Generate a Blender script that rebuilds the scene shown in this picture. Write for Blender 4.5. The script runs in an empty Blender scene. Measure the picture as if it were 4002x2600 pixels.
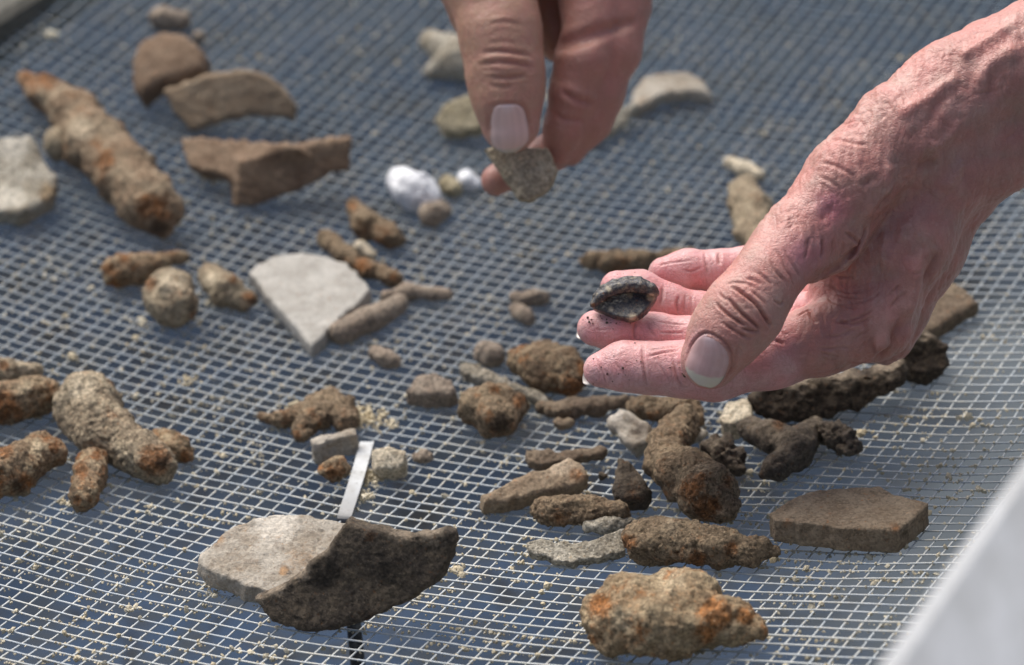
import bpy, math, random
import numpy as np
from mathutils import Matrix, Vector

SC = bpy.context.scene
COL = SC.collection
rng = np.random.default_rng(7)
random.seed(7)

# ------------------------------------------------------------------ camera
CELL = 6.35                       # mm, one opening of the wire mesh
W0, H0, FPX = 4002.0, 2600.0, 16000.0
PITCH, ROLL, YAW, CH = math.radians(24.45568), math.radians(-4.47124), math.radians(-27.30723), 99.502106
SK, SU, SM, SV = 2.67964951e-03, -93.5054755, 1.08074546e-03, 185.227507
cp, sp, cr, sr = math.cos(PITCH), math.sin(PITCH), math.cos(ROLL), math.sin(ROLL)
_r, _u = np.array([1, 0, 0.]), np.array([0, sp, cp])
FWD = np.array([0, cp, -sp])
RIGHT = cr * _r + sr * _u
UP = -sr * _r + cr * _u
CAM = np.array([0, 0, CH * CELL])                 # mm
AX = np.array([math.cos(YAW), math.sin(YAW), 0.])
BX = np.array([-math.sin(YAW), math.cos(YAW), 0.])
cd = bpy.data.cameras.new('camera')
cam = bpy.data.objects.new('camera', cd)
COL.objects.link(cam)
cam.matrix_world = Matrix(((RIGHT[0], UP[0], -FWD[0], CAM[0] / 1000), (RIGHT[1], UP[1], -FWD[1], CAM[1] / 1000),
                           (RIGHT[2], UP[2], -FWD[2], CAM[2] / 1000), (0, 0, 0, 1)))
cd.sensor_width = 36
cd.lens = FPX / W0 * 36
cd.clip_start, cd.clip_end = 0.05, 100
cd.dof.use_dof = True
cd.dof.focus_distance = 1.335
cd.dof.aperture_fstop = 10.8
SC.camera = cam

# ------------------------------------------------------------------ sky and sun
SUN_EL, SUN_AZ = math.radians(63), math.radians(-32)      # azimuth from +Y (away from the camera) towards +X
world = bpy.data.worlds.new("World")
SC.world = world
world.use_nodes = True
wn = world.node_tree
sky = wn.nodes.new('ShaderNodeTexSky')
sky.sky_type = 'NISHITA'
sky.sun_disc = False
sky.sun_elevation = SUN_EL
sky.sun_rotation = SUN_AZ
sky.air_density, sky.dust_density, sky.ozone_density = 0.8, 4.0, 0.5
wn.links.new(sky.outputs[0], wn.nodes['Background'].inputs[0])
wn.nodes['Background'].inputs[1].default_value = 0.09
sl = bpy.data.lights.new('sun', 'SUN')
sl.energy = 2.3
sl.angle = math.radians(55)
sl.color = (1.0, 0.985, 0.96)
so = bpy.data.objects.new('sun', sl)
COL.objects.link(so)
sd = Vector((math.sin(SUN_AZ) * math.cos(SUN_EL), math.cos(SUN_AZ) * math.cos(SUN_EL), math.sin(SUN_EL)))
so.rotation_euler = sd.to_track_quat('Z', 'Y').to_euler()
so.location = (0, 1, 3)
SC.view_settings.view_transform = 'Standard'
SC.view_settings.look = 'None'
SC.view_settings.exposure = 0.82
SC.view_settings.gamma = 1
SC.render.engine = 'CYCLES'
SC.cycles.use_denoising = True
SC.cycles.max_bounces = 6

# ------------------------------------------------------------------ geometry helpers (millimetres)
def ray(px, py):
    """photograph pixel (4002 wide) -> direction with unit depth"""
    return FWD + RIGHT * ((px - W0 / 2) / FPX) - UP * ((py - H0 / 2) / FPX)

def zmesh(x, y):
    u = (x * AX[0] + y * AX[1]) / CELL
    v = (x * BX[0] + y * BX[1]) / CELL
    return CELL * (SK * (u - SU) ** 2 + SM * (v - SV) ** 2)

D2F = 4002 / 2380.0
def on(dx, dy, h=0.0):
    """point above the sieve by h mm that appears at (dx, dy) of the photograph at 2380 wide; also F pixels per mm there"""
    r = ray(dx * D2F, dy * D2F)
    z = 0.0
    for _ in range(12):
        t = (z + h - CAM[2]) / r[2]
        P = CAM + r * t
        z = zmesh(P[0], P[1])
    return P, FPX / t

def at(fx, fy, depth):
    return CAM + ray(fx, fy) * depth

# ---- gradient noise
_perm = np.random.default_rng(3).permutation(256).astype(np.int32)
_perm = np.concatenate([_perm, _perm])
_g = np.random.default_rng(4).normal(size=(256, 3))
_g = (_g / np.linalg.norm(_g, axis=1)[:, None]).astype(np.float32)
def perlin(P, scale=1.0, seed=0):
    P = np.asarray(P, np.float32) * scale + np.float32(seed * 17.31)
    I = np.floor(P)
    f = P - I
    I = I.astype(np.int32) & 255
    u = f * f * f * (f * (f * 6 - 15) + 10)
    out = 0
    for dx in (0, 1):
        wx = u[:, 0] if dx else 1 - u[:, 0]
        a = _perm[(I[:, 0] + dx) & 255]
        for dy in (0, 1):
            wy = u[:, 1] if dy else 1 - u[:, 1]
            b = _perm[(a + I[:, 1] + dy) & 255]
            for dz in (0, 1):
                wz = u[:, 2] if dz else 1 - u[:, 2]
                g = _g[_perm[(b + I[:, 2] + dz) & 255]]
                out = out + wx * wy * wz * (g[:, 0] * (f[:, 0] - dx) + g[:, 1] * (f[:, 1] - dy) + g[:, 2] * (f[:, 2] - dz))
    return out * 1.6

def worley(P, size, seed):
    P = np.asarray(P, np.float32) / size + np.float32(seed * 7.77)
    I = np.floor(P).astype(np.int32)
    f1 = np.full(len(P), 9., np.float32); f2 = f1.copy(); rv = np.zeros(len(P), np.float32)
    for dx in (-1, 0, 1):
        for dy in (-1, 0, 1):
            for dz in (-1, 0, 1):
                J = I + np.array([dx, dy, dz], np.int32)
                h = _perm[(_perm[(_perm[J[:, 0] & 255] + J[:, 1]) & 255] + J[:, 2]) & 255]
                d = np.linalg.norm(J + 0.5 + 0.45 * _g[h] - P, axis=1)
                m = d < f1
                f2 = np.where(m, f1, np.minimum(f2, d)); rv = np.where(m, h / 255.0, rv); f1 = np.where(m, d, f1)
    return f1, f2, rv

# ---- signed distances
def smin(a, b, k):
    h = np.maximum(k - np.abs(a - b), 0) / k
    return np.minimum(a, b) - h * h * k * 0.25

def smax(a, b, k):
    return -smin(-a, -b, k)

def cone(P, a, b, ra, rb):
    a = np.asarray(a, np.float32); ba = np.asarray(b, np.float32) - a
    pa = P - a
    t = np.clip((pa @ ba) / max(float(ba @ ba), 1e-6), 0, 1)
    d = pa - t[:, None] * ba
    return np.sqrt(np.einsum('ij,ij->i', d, d)) - (ra + t * (rb - ra))

def chain_sdf(pts, rad, k):
    pts = [np.asarray(p, np.float32) for p in pts]
    def f(P):
        if len(pts) == 1:
            return cone(P, pts[0], pts[0] + 0.01, rad[0], rad[0])
        d = None
        for i in range(len(pts) - 1):
            c = cone(P, pts[i], pts[i + 1], rad[i], rad[i + 1])
            d = c if d is None else smin(d, c, k)
        return d
    return f

def poly2(x, y, V):
    """signed distance to a polygon"""
    d = np.full(x.shape, 1e9, np.float32)
    s = np.ones(x.shape, np.float32)
    n = len(V)
    for i in range(n):
        ax, ay = V[i]; bx, by = V[i - 1]
        ex, ey = bx - ax, by - ay
        wx, wy = x - ax, y - ay
        t = np.clip((wx * ex + wy * ey) / max(ex * ex + ey * ey, 1e-9), 0, 1)
        d = np.minimum(d, (wx - ex * t) ** 2 + (wy - ey * t) ** 2)
        c1, c2, c3 = y >= ay, y < by, ex * wy > ey * wx
        s = np.where((c1 & c2 & c3) | (~c1 & ~c2 & ~c3), -s, s)
    return s * np.sqrt(d)

def surface_nets(f, lo, hi, h):
    lo = np.asarray(lo, float); hi = np.asarray(hi, float)
    B = 8
    nb = np.maximum(np.ceil((hi - lo) / (h * B)).astype(int), 1) + 1
    bx = np.stack(np.meshgrid(*[np.arange(k) for k in nb], indexing='ij'), -1).reshape(-1, 3)
    cen = (lo + (bx * B + (B - 1) / 2) * h).astype(np.float32)
    dc = f(cen)
    keep = np.abs(dc) < B * h * 0.87 * 1.5 + h
    shape = nb * B
    D = np.repeat(np.repeat(np.repeat(np.where(dc < 0, -9, 9).astype(np.float32).reshape(nb), B, 0), B, 1), B, 2)
    off = np.stack(np.meshgrid(*[np.arange(B)] * 3, indexing='ij'), -1).reshape(-1, 3)
    kb = bx[keep]
    for s in range(0, len(kb), 1500):
        idx = (kb[s:s + 1500, None, :] * B + off[None]).reshape(-1, 3)
        D[idx[:, 0], idx[:, 1], idx[:, 2]] = f((lo + idx * h).astype(np.float32))
    S = D < 0
    cnt = np.zeros(tuple(shape - 1), np.int8)
    for i in (0, 1):
        for j in (0, 1):
            for k in (0, 1):
                cnt += S[i:shape[0] - 1 + i, j:shape[1] - 1 + j, k:shape[2] - 1 + k]
    C = np.argwhere((cnt > 0) & (cnt < 8))
    vid = np.full(tuple(shape - 1), -1, np.int32)
    vid[C[:, 0], C[:, 1], C[:, 2]] = np.arange(len(C))
    acc = np.zeros((len(C), 3)); num = np.zeros(len(C))
    cor = [(i, j, k) for i in (0, 1) for j in (0, 1) for k in (0, 1)]
    val = {c: D[C[:, 0] + c[0], C[:, 1] + c[1], C[:, 2] + c[2]] for c in cor}
    for c in cor:
        for ax in range(3):
            if c[ax] == 0:
                e = list(c); e[ax] = 1; e = tuple(e)
                a, b = val[c], val[e]
                m = (a < 0) != (b < 0)
                t = a[m] / (a[m] - b[m])
                p = np.tile(np.array(c, float), (m.sum(), 1)); p[:, ax] += t
                acc[m] += p; num[m] += 1
    V = lo + (C + acc / num[:, None]) * h
    Q = []
    for ax in range(3):
        o1, o2 = [(1, 2), (2, 0), (0, 1)][ax]
        sl_a = [slice(None)] * 3; sl_b = [slice(None)] * 3
        sl_a[ax] = slice(0, shape[ax] - 1); sl_b[ax] = slice(1, shape[ax])
        ch = S[tuple(sl_a)] != S[tuple(sl_b)]
        E = np.argwhere(ch)
        E = E[(E[:, o1] > 0) & (E[:, o2] > 0) & (E[:, o1] < shape[o1] - 1) & (E[:, o2] < shape[o2] - 1)]
        inside = S[E[:, 0], E[:, 1], E[:, 2]]
        def at_(d1, d2):
            q = E.copy(); q[:, o1] -= d1; q[:, o2] -= d2
            return vid[q[:, 0], q[:, 1], q[:, 2]]
        q = np.stack([at_(1, 1), at_(0, 1), at_(0, 0), at_(1, 0)], 1)
        q[~inside] = q[~inside][:, ::-1]
        Q.append(q)
    Q = np.concatenate(Q)
    Q = Q[(Q >= 0).all(1)]
    return V, Q

def grad(f, V, e=0.15):
    k = np.array([[1, -1, -1], [-1, -1, 1], [-1, 1, -1], [1, 1, 1]], np.float32)
    g = 0
    V = V.astype(np.float32)
    for q in k:
        g = g + q[None, :] * f(V + q * e)[:, None]
    return g / np.maximum(np.linalg.norm(g, axis=1), 1e-9)[:, None]

def refine(f, V, n=2):
    for _ in range(n):
        N = grad(f, V)
        V = V - N * np.clip(f(V.astype(np.float32)), -1, 1)[:, None] * 0.9
    return V, grad(f, V)

def mesh_obj(name, V, Q, mat, parent=None, smooth=True, col=None, loc=None):
    """V in millimetres (world), Q quads or triangles"""
    V = np.asarray(V, float) / 1000
    if loc is None:
        loc = np.zeros(3)
    loc = np.asarray(loc, float) / 1000
    V = V - loc
    me = bpy.data.meshes.new(name)
    Q = np.asarray(Q)
    n, k = Q.shape
    me.vertices.add(len(V)); me.vertices.foreach_set('co', V.astype(np.float32).ravel())
    me.loops.add(n * k); me.loops.foreach_set('vertex_index', Q.astype(np.int32).ravel())
    me.polygons.add(n)
    me.polygons.foreach_set('loop_start', np.arange(0, n * k, k, dtype=np.int32))
    me.polygons.foreach_set('loop_total', np.full(n, k, np.int32))
    me.polygons.foreach_set('use_smooth', np.full(n, bool(smooth)))
    if col is not None:
        a = me.color_attributes.new('Col', 'FLOAT_COLOR', 'POINT')
        c = np.ones((len(V), 4), np.float32); c[:, :3] = col
        a.data.foreach_set('color', c.ravel())
    me.update(calc_edges=True)
    me.validate()
    if mat is not None:
        me.materials.append(mat)
    o = bpy.data.objects.new(name, me)
    o.location = loc
    COL.objects.link(o)
    if parent is not None:
        o.parent = parent
        o.matrix_parent_inverse = parent.matrix_world.inverted() if parent.type != 'EMPTY' else Matrix.Identity(4)
    return o

def tag(o, label=None, cat=None, group=None, kind=None):
    if label: o['label'] = label
    if cat: o['category'] = cat
    if group: o['group'] = group
    if kind: o['kind'] = kind
    return o

# ------------------------------------------------------------------ materials
class NT:
    def __init__(s, name):
        s.m = bpy.data.materials.new(name); s.m.use_nodes = True
        s.n = s.m.node_tree.nodes; s.l = s.m.node_tree.links
        s.b = s.n['Principled BSDF']
        s.tc = s.n.new('ShaderNodeTexCoord')
    def noise(s, scale, detail=4, seed=0.0, rough=0.6, stretch=None, vec=None):
        t = s.n.new('ShaderNodeTexNoise'); t.noise_dimensions = '4D'
        t.inputs['Scale'].default_value = scale; t.inputs['Detail'].default_value = detail
        t.inputs['W'].default_value = seed; t.inputs['Roughness'].default_value = rough
        src = vec or s.tc.outputs['Object']
        if stretch:
            mp = s.n.new('ShaderNodeMapping'); mp.inputs['Scale'].default_value = stretch[0]
            mp.inputs['Rotation'].default_value = stretch[1]
            s.l.new(src, mp.inputs[0]); src = mp.outputs[0]
        s.l.new(src, t.inputs['Vector'])
        return t.outputs['Fac']
    def voro(s, scale, feat='F1'):
        t = s.n.new('ShaderNodeTexVoronoi'); t.feature = feat
        t.inputs['Scale'].default_value = scale
        s.l.new(s.tc.outputs['Object'], t.inputs['Vector'])
        return t.outputs['Distance']
    def ramp(s, fac, lo, hi):
        t = s.n.new('ShaderNodeMapRange'); t.interpolation_type = 'SMOOTHSTEP'
        t.inputs['From Min'].default_value = lo; t.inputs['From Max'].default_value = hi
        s.l.new(fac, t.inputs['Value'])
        return t.outputs['Result']
    def mul(s, a, b, op='MULTIPLY'):
        t = s.n.new('ShaderNodeMath'); t.operation = op
        for i, q in enumerate((a, b)):
            if isinstance(q, (int, float)): t.inputs[i].default_value = q
            else: s.l.new(q, t.inputs[i])
        return t.outputs[0]
    def mix(s, fac, a, b, mode='MIX'):
        t = s.n.new('ShaderNodeMix'); t.data_type = 'RGBA'; t.blend_type = mode
        if isinstance(fac, (int, float)): t.inputs[0].default_value = fac
        else: s.l.new(fac, t.inputs[0])
        for i, q in ((6, a), (7, b)):
            if isinstance(q, tuple): t.inputs[i].default_value = (*q, 1)
            else: s.l.new(q, t.inputs[i])
        return t.outputs[2]
    def out(s, color, rough=0.85, bump=None, dist=0.0006, strength=1.0, spec=0.3):
        if isinstance(color, tuple): s.b.inputs['Base Color'].default_value = (*color, 1)
        else: s.l.new(color, s.b.inputs['Base Color'])
        if isinstance(rough, (int, float)): s.b.inputs['Roughness'].default_value = rough
        else: s.l.new(rough, s.b.inputs['Roughness'])
        s.b.inputs['Specular IOR Level'].default_value = spec
        if bump is not None:
            t = s.n.new('ShaderNodeBump'); t.inputs['Distance'].default_value = dist
            t.inputs['Strength'].default_value = strength
            s.l.new(bump, t.inputs['Height']); s.l.new(t.outputs[0], s.b.inputs['Normal'])
        return s.m

_mc = [0]
def crust(name, base, light, rust, rust_amt=0.3, dark_amt=0.4, light_amt=0.5, rough=0.9, bump=1.0, grain=1.0, dark=(0.03, 0.022, 0.016), spec=0.25, sc=1.0):
    """soil-crusted find: base earth, pale dusting, rust stains, dark pits and light grains"""
    _mc[0] += 1
    sd_ = _mc[0] * 3.7
    t = NT(name)
    c = t.mix(t.mul(t.ramp(t.noise(90 * sc, 4, sd_), 0.40 if sc == 1 else 0.54, 0.66 if sc == 1 else 0.68), light_amt), base, light)
    c = t.mix(t.mul(t.ramp(t.noise(420 * sc ** .5, 5, sd_ + 1, 0.7), 0.45, 0.62), 0.45 * light_amt), c, light)
    att = t.n.new('ShaderNodeVertexColor'); att.layer_name = 'Col'
    spl = t.n.new('ShaderNodeSeparateColor'); t.l.new(att.outputs['Color'], spl.inputs[0])
    ragged = t.mul(t.noise(300, 6, sd_ + 9, 0.8), 0.5, 'SUBTRACT')
    def spot(i, gain=3.4):
        return t.ramp(t.mul(spl.outputs[i], t.mul(t.mul(ragged, gain), spl.outputs[i]), 'ADD'), 0.22, 0.75)
    c = t.mix(t.mul(spot(2), 0.85), c, tuple(min(1, x * 1.25 + 0.04) for x in light))
    if rust_amt > 0:
        m = t.mul(t.ramp(t.noise(75 * sc, 5, sd_ + 2, 0.7), 0.66 - 0.28 * rust_amt, 0.80 - 0.26 * rust_amt), min(1, 0.55 + rust_amt * 0.5))
        r2 = t.mix(t.ramp(t.noise(300, 4, sd_ + 3), 0.4, 0.6), rust, tuple(x * 0.45 for x in rust))
        c = t.mix(m, c, r2)
        c = t.mix(t.mul(spot(0), 0.8), c, r2)
        m = t.mul(t.ramp(t.noise(650, 3, sd_ + 8), 0.62, 0.70), 0.6)
        c = t.mix(m, c, rust)
    c = t.mix(t.mul(t.ramp(t.noise(520, 4, sd_ + 4, 0.7), 0.52, 0.68), dark_amt), c, dark)
    c = t.mix(t.mul(t.ramp(t.noise(1100, 2, sd_ + 5), 0.60, 0.70), 0.55 * grain), c, tuple(min(1, x * 1.5 + 0.03) for x in light))
    c = t.mix(t.mul(spot(1), 0.7), c, dark)
    vg = t.n.new('ShaderNodeTexVoronoi'); vg.inputs['Scale'].default_value = 1250
    t.l.new(t.tc.outputs['Object'], vg.inputs['Vector'])
    gs = t.n.new('ShaderNodeSeparateColor'); t.l.new(vg.outputs['Color'], gs.inputs[0])
    gm = t.n.new('ShaderNodeMapRange'); gm.inputs['To Min'].default_value = 1 - 0.42 * grain; gm.inputs['To Max'].default_value = 1 + 0.42 * grain
    t.l.new(gs.outputs[0], gm.inputs['Value'])
    cc = t.n.new('ShaderNodeCombineColor')
    for q in range(3): t.l.new(gm.outputs[0], cc.inputs[q])
    c = t.mix(1.0, c, cc.outputs[0], 'MULTIPLY')
    h = t.mul(t.noise(620, 6, sd_ + 6, 0.8), t.mul(t.noise(1800, 3, sd_ + 7), 0.5), 'ADD')
    return t.out(c, rough, h, 0.0016 * bump, 1.0, spec)

EARTH = (0.21, 0.15, 0.10); EARTHL = (0.38, 0.30, 0.20); RUST = (0.37, 0.15, 0.048)
TAN = (0.27, 0.195, 0.12); TANL = (0.44, 0.35, 0.23)
M_iron = [crust('corroded_iron_%d' % i, b, l, RUST, ra, da, la) for i, (b, l, ra, da, la) in enumerate([
    ((0.27, 0.18, 0.11), TANL, 0.5, 0.6, 0.6), ((0.29, 0.20, 0.12), (0.46, 0.36, 0.22), 0.7, 0.6, 0.7),
    ((0.22, 0.155, 0.095), (0.38, 0.29, 0.18), 0.45, 0.65, 0.55), ((0.32, 0.245, 0.16), (0.50, 0.41, 0.275), 0.4, 0.65, 0.8)])]
M_brown = [crust('earthy_sherd_%d' % i, b, l, RUST, ra, da, la, bump=0.7, grain=0.5) for i, (b, l, ra, da, la) in enumerate([
    ((0.22, 0.145, 0.092), (0.33, 0.24, 0.16), 0.2, 0.3, 0.6), ((0.27, 0.195, 0.125), (0.40, 0.31, 0.21), 0.2, 0.45, 0.7),
    ((0.18, 0.13, 0.088), (0.31, 0.24, 0.16), 0.2, 0.6, 0.65)])]
M_dark = [crust('dark_sherd_%d' % i, b, l, (0.22, 0.10, 0.04), ra, 0.6, la, bump=0.8, grain=0.7, dark=(0.014, 0.012, 0.010)) for i, (b, l, ra, la) in enumerate([
    ((0.085, 0.067, 0.050), (0.21, 0.16, 0.105), 0.2, 0.55), ((0.115, 0.092, 0.070), (0.26, 0.205, 0.14), 0.2, 0.65),
    ((0.055, 0.041, 0.030), (0.20, 0.152, 0.10), 0.15, 0.55)])]
M_grey = crust('grey_sherd', (0.36, 0.335, 0.29), (0.50, 0.475, 0.42), (0.40, 0.24, 0.13), 0.12, 0.35, 0.8, bump=0.5, grain=0.25, dark=(0.16, 0.14, 0.12))
M_pale = crust('pale_sherd', (0.34, 0.285, 0.215), (0.50, 0.45, 0.37), (0.42, 0.24, 0.11), 0.3, 0.5, 0.8, bump=0.6, grain=0.35, dark=(0.14, 0.10, 0.07))
M_cream = crust('cream_fragment', (0.46, 0.385, 0.27), (0.60, 0.53, 0.40), (0.40, 0.26, 0.12), 0.1, 0.2, 0.7, bump=0.5, dark=(0.25, 0.19, 0.12))
M_bone = crust('weathered_bone', (0.26, 0.225, 0.165), (0.44, 0.40, 0.32), (0.3, 0.2, 0.1), 0.25, 0.6, 0.8, bump=0.6, dark=(0.09, 0.075, 0.05))
M_chalk = crust('white_chalk', (0.80, 0.80, 0.80), (0.86, 0.86, 0.86), (0.5, 0.42, 0.3), 0.0, 0.08, 0.6, bump=0.5, grain=0.2, dark=(0.35, 0.3, 0.25))
M_olive = crust('olive_stone', (0.34, 0.285, 0.175), (0.50, 0.43, 0.29), (0.38, 0.22, 0.08), 0.25, 0.35, 0.7, bump=0.8)
M_rock = crust('ochre_rock', (0.30, 0.205, 0.115), (0.47, 0.37, 0.23), (0.46, 0.17, 0.04), 0.45, 0.45, 0.7, bump=0.9)
M_buff = crust('buff_sherd', (0.40, 0.33, 0.22), (0.54, 0.47, 0.34), (0.42, 0.24, 0.10), 0.2, 0.4, 0.7, bump=0.7)
M_taupe = crust('taupe_stone', (0.27, 0.21, 0.155), (0.40, 0.33, 0.25), RUST, 0.18, 0.35, 0.6, bump=0.7)

def wire_material():
    t = NT('dusty_galvanised_wire')
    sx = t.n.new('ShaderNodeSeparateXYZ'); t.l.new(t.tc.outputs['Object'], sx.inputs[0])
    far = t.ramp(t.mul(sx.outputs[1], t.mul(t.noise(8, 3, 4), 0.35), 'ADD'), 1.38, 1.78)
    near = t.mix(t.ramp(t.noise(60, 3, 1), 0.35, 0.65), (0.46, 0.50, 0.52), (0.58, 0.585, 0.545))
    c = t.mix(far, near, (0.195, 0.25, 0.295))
    c = t.mix(t.mul(t.ramp(t.noise(350, 4, 2, 0.7), 0.48, 0.62), 0.6), c, (0.62, 0.57, 0.46))
    return t.out(c, 0.72, t.noise(900, 4, 3), 0.0004, 0.6, 0.25)
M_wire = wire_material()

def crumb_material():
    t = NT('dry_clay_crumbs')
    c = t.mix(t.ramp(t.noise(45, 3, 5), 0.4, 0.6), (0.66, 0.59, 0.44), (0.54, 0.46, 0.31))
    c = t.mix(t.mul(t.ramp(t.noise(500, 3, 6), 0.60, 0.72), 0.5), c, (0.30, 0.22, 0.13))
    return t.out(c, 0.95, t.noise(1500, 3, 7), 0.0005, 0.8, 0.15)
M_crumb = crumb_material()

def wood_material(name, a, b, scale=1.0):
    t = NT(name)
    g = t.noise(30 * scale, 6, 3, 0.65, ((12, 0.6, 12), (0, 0, 0)))
    c = t.mix(t.ramp(g, 0.3, 0.7), a, b)
    c = t.mix(t.mul(t.ramp(t.noise(9, 3, 8), 0.45, 0.7), 0.35), c, tuple(x * 0.6 for x in a))
    return t.out(c, 0.8, g, 0.001, 0.5, 0.25)

def sheet_material():
    t = NT('rumpled_ground_sheeting')
    c = t.mix(t.ramp(t.noise(26, 3, 2.0), 0.42, 0.60), (0.010, 0.0185, 0.033), (0.016, 0.022, 0.029))
    c = t.mix(t.mul(t.ramp(t.noise(40, 4, 4.0), 0.50, 0.62), 0.85), c, (0.009, 0.0085, 0.008))
    c = t.mix(t.mul(t.ramp(t.noise(30, 3, 9.0), 0.56, 0.66), 0.6), c, (0.040, 0.045, 0.055))
    sx = t.n.new('ShaderNodeSeparateXYZ'); t.l.new(t.tc.outputs['Object'], sx.inputs[0])
    e = t.mul(t.mul(sx.outputs[0], t.mul(sx.outputs[1], -0.45), 'ADD'), t.mul(t.noise(6, 3, 3.0), 0.35), 'ADD')
    fr = t.mul(sx.outputs[1], t.mul(t.noise(7, 3, 13.0), 0.5), 'ADD')
    blue = t.mix(t.ramp(t.noise(55, 4, 15.0), 0.45, 0.58), (0.032, 0.053, 0.090), (0.038, 0.046, 0.056))
    blue = t.mix(t.mul(t.ramp(t.noise(42, 4, 17.0), 0.56, 0.66), 0.8), blue, (0.018, 0.017, 0.015))
    c = t.mix(t.ramp(fr, 2.25, 2.02), c, blue)
    pale = t.mix(t.mul(t.ramp(t.noise(22, 4, 7.0), 0.55, 0.68), 0.7), (0.085, 0.098, 0.106), (0.045, 0.045, 0.038))
    c = t.mix(t.ramp(e, -0.56, -0.40), c, pale)
    return t.out(c, 0.85, t.noise(25, 3, 6), 0.004, 0.6, 0.12)

# ------------------------------------------------------------------ ground below the sieve
def ground_sheet():
    n = 160
    g = np.linspace(-1, 1, n)
    X, Y = np.meshgrid(g * 4000, g * 4000 + 1300, indexing='ij')
    X = np.sign(X) * np.abs(X / 4000) ** 1.7 * 4000
    Y = 1300 + np.sign(Y - 1300) * np.abs((Y - 1300) / 4000) ** 1.7 * 4000
    P = np.stack([X.ravel(), Y.ravel(), np.zeros(n * n)], 1)
    P[:, 2] = -330 + 14 * perlin(P, 1 / 160., 1) + 7 * perlin(P, 1 / 60., 2)
    i = np.arange(n * n).reshape(n, n)
    Q = np.stack([i[:-1, :-1], i[1:, :-1], i[1:, 1:], i[:-1, 1:]], -1).reshape(-1, 4)
    o = mesh_obj('ground', P, Q, sheet_material())
    tag(o, 'blue grey rumpled sheeting on the ground below the sieve', None, None, 'structure')
ground_sheet()

# ------------------------------------------------------------------ sieve: frame and wires
U0, U1, V0, V1 = None, None, None, None
def uv(px, py):
    P, _ = on(px / D2F, py / D2F)
    return (P @ AX) / CELL, (P @ BX) / CELL
uL = 0.5 * (uv(10, 148)[0] + uv(240, 4)[0])         # inner edge of the left-hand rail
un, vn = uv(1946, 2258)                               # a wire crossing in the photograph
sieve = bpy.data.objects.new('sieve', None)
COL.objects.link(sieve)
tag(sieve, 'large galvanised wire mesh sieve in a wooden frame, dusted with pale clay', 'sieve')
UMIN, UMAX = math.ceil(uL - un) - 1, 50
VMIN, VMAX = -30, 100
def surf(u, v):
    x = (u * AX[0] + v * BX[0]) * CELL; y = (u * AX[1] + v * BX[1]) * CELL
    return np.stack([x, y, zmesh(x, y)], -1)
def wire(is_a, idx):
    """one wire of the mesh as a thin tube following the sag"""
    step = 0.5
    if is_a:
        s = np.arange(UMIN, UMAX + 0.01, step) + un
        c = np.full_like(s, idx + vn)
        off = 0.30
    else:
        s = np.arange(VMIN, VMAX + 0.01, step) + vn
        c = np.full_like(s, idx + un)
        off = -0.28
    q = np.stack([s * 0.13, c * 3.1, np.full_like(s, 5.0 if is_a else 9.0)], 1)
    wob = 0.12 * perlin(q, 1.0, 11) + 0.035 * perlin(q, 5.0, 12)
    c = c + wob
    u, v = (s, c) if is_a else (c, s)
    P = surf(u, v)
    bow = 0.22 * np.cos(s * 2 * math.pi) * (1 if is_a else -1)
    q2 = np.stack([u * .11, v * .11, np.zeros_like(u)], 1)
    P[:, 2] += off + 1.2 * perlin(q2, 1.0, 13)
    T = np.gradient(P, axis=0); T /= np.linalg.norm(T, axis=1)[:, None]
    side = np.cross(T, [0, 0, 1.]); side /= np.linalg.norm(side, axis=1)[:, None]
    nor = np.cross(side, T)
    k = 6
    rad = 0.31 * (1 + 0.22 * perlin(q * np.array([30, 1, 1]), 1.0, 14) + 0.1 * np.abs(perlin(q * np.array([9, 1, 1]), 1, 15)))
    ang = np.arange(k) / k * 2 * math.pi
    ring = P[:, None, :] + rad[:, None, None] * (np.cos(ang)[None, :, None] * side[:, None, :] + np.sin(ang)[None, :, None] * nor[:, None, :])
    n = len(P)
    i = np.arange(n * k).reshape(n, k)
    Q = np.stack([i[:-1], np.roll(i, -1, 1)[:-1], np.roll(i, -1, 1)[1:], i[1:]], -1).reshape(-1, 4)
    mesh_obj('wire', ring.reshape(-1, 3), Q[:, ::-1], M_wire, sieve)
for j in range(VMIN, VMAX + 1):
    wire(True, j)
for j in range(UMIN, UMAX + 1):
    wire(False, j)

def beam(name, p0, p1, width_dir, w, hgt, mat, parent=None, up=np.array([0, 0, 1.])):
    """a plank from p0 to p1, w wide towards width_dir, hgt tall along up, with softened edges"""
    p0 = np.asarray(p0, float); p1 = np.asarray(p1, float)
    n = 24
    prof = np.array([(3, 0), (w - 3, 0), (w, 3), (w, hgt - 3), (w - 3, hgt), (3, hgt), (0, hgt - 3), (0, 3)], float)
    V = []
    for i in range(n + 1):
        c = p0 + (p1 - p0) * i / n
        for a, b in prof:
            V.append(c + np.asarray(width_dir) * a + up * b)
    V = np.array(V)
    V += 0.8 * np.stack([perlin(V, 0.02, 21), perlin(V, 0.02, 22), perlin(V, 0.02, 23)], 1)
    k = len(prof)
    i = np.arange((n + 1) * k).reshape(n + 1, k)
    Q = np.stack([i[:-1], np.roll(i, -1, 1)[:-1], np.roll(i, -1, 1)[1:], i[1:]], -1).reshape(-1, 4)
    caps = []
    for r in (i[0], i[-1][::-1]):
        caps += [(r[0], r[7], r[6], r[1]), (r[1], r[6], r[5], r[2]), (r[2], r[5], r[4], r[3])]
    Q = np.concatenate([Q[:, ::-1], np.array(caps)[:, ::-1]])
    return mesh_obj(name, V, Q, mat, parent, smooth=False)
M_rail = wood_material('grey_weathered_rail', (0.075, 0.070, 0.056), (0.125, 0.115, 0.092))
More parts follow.
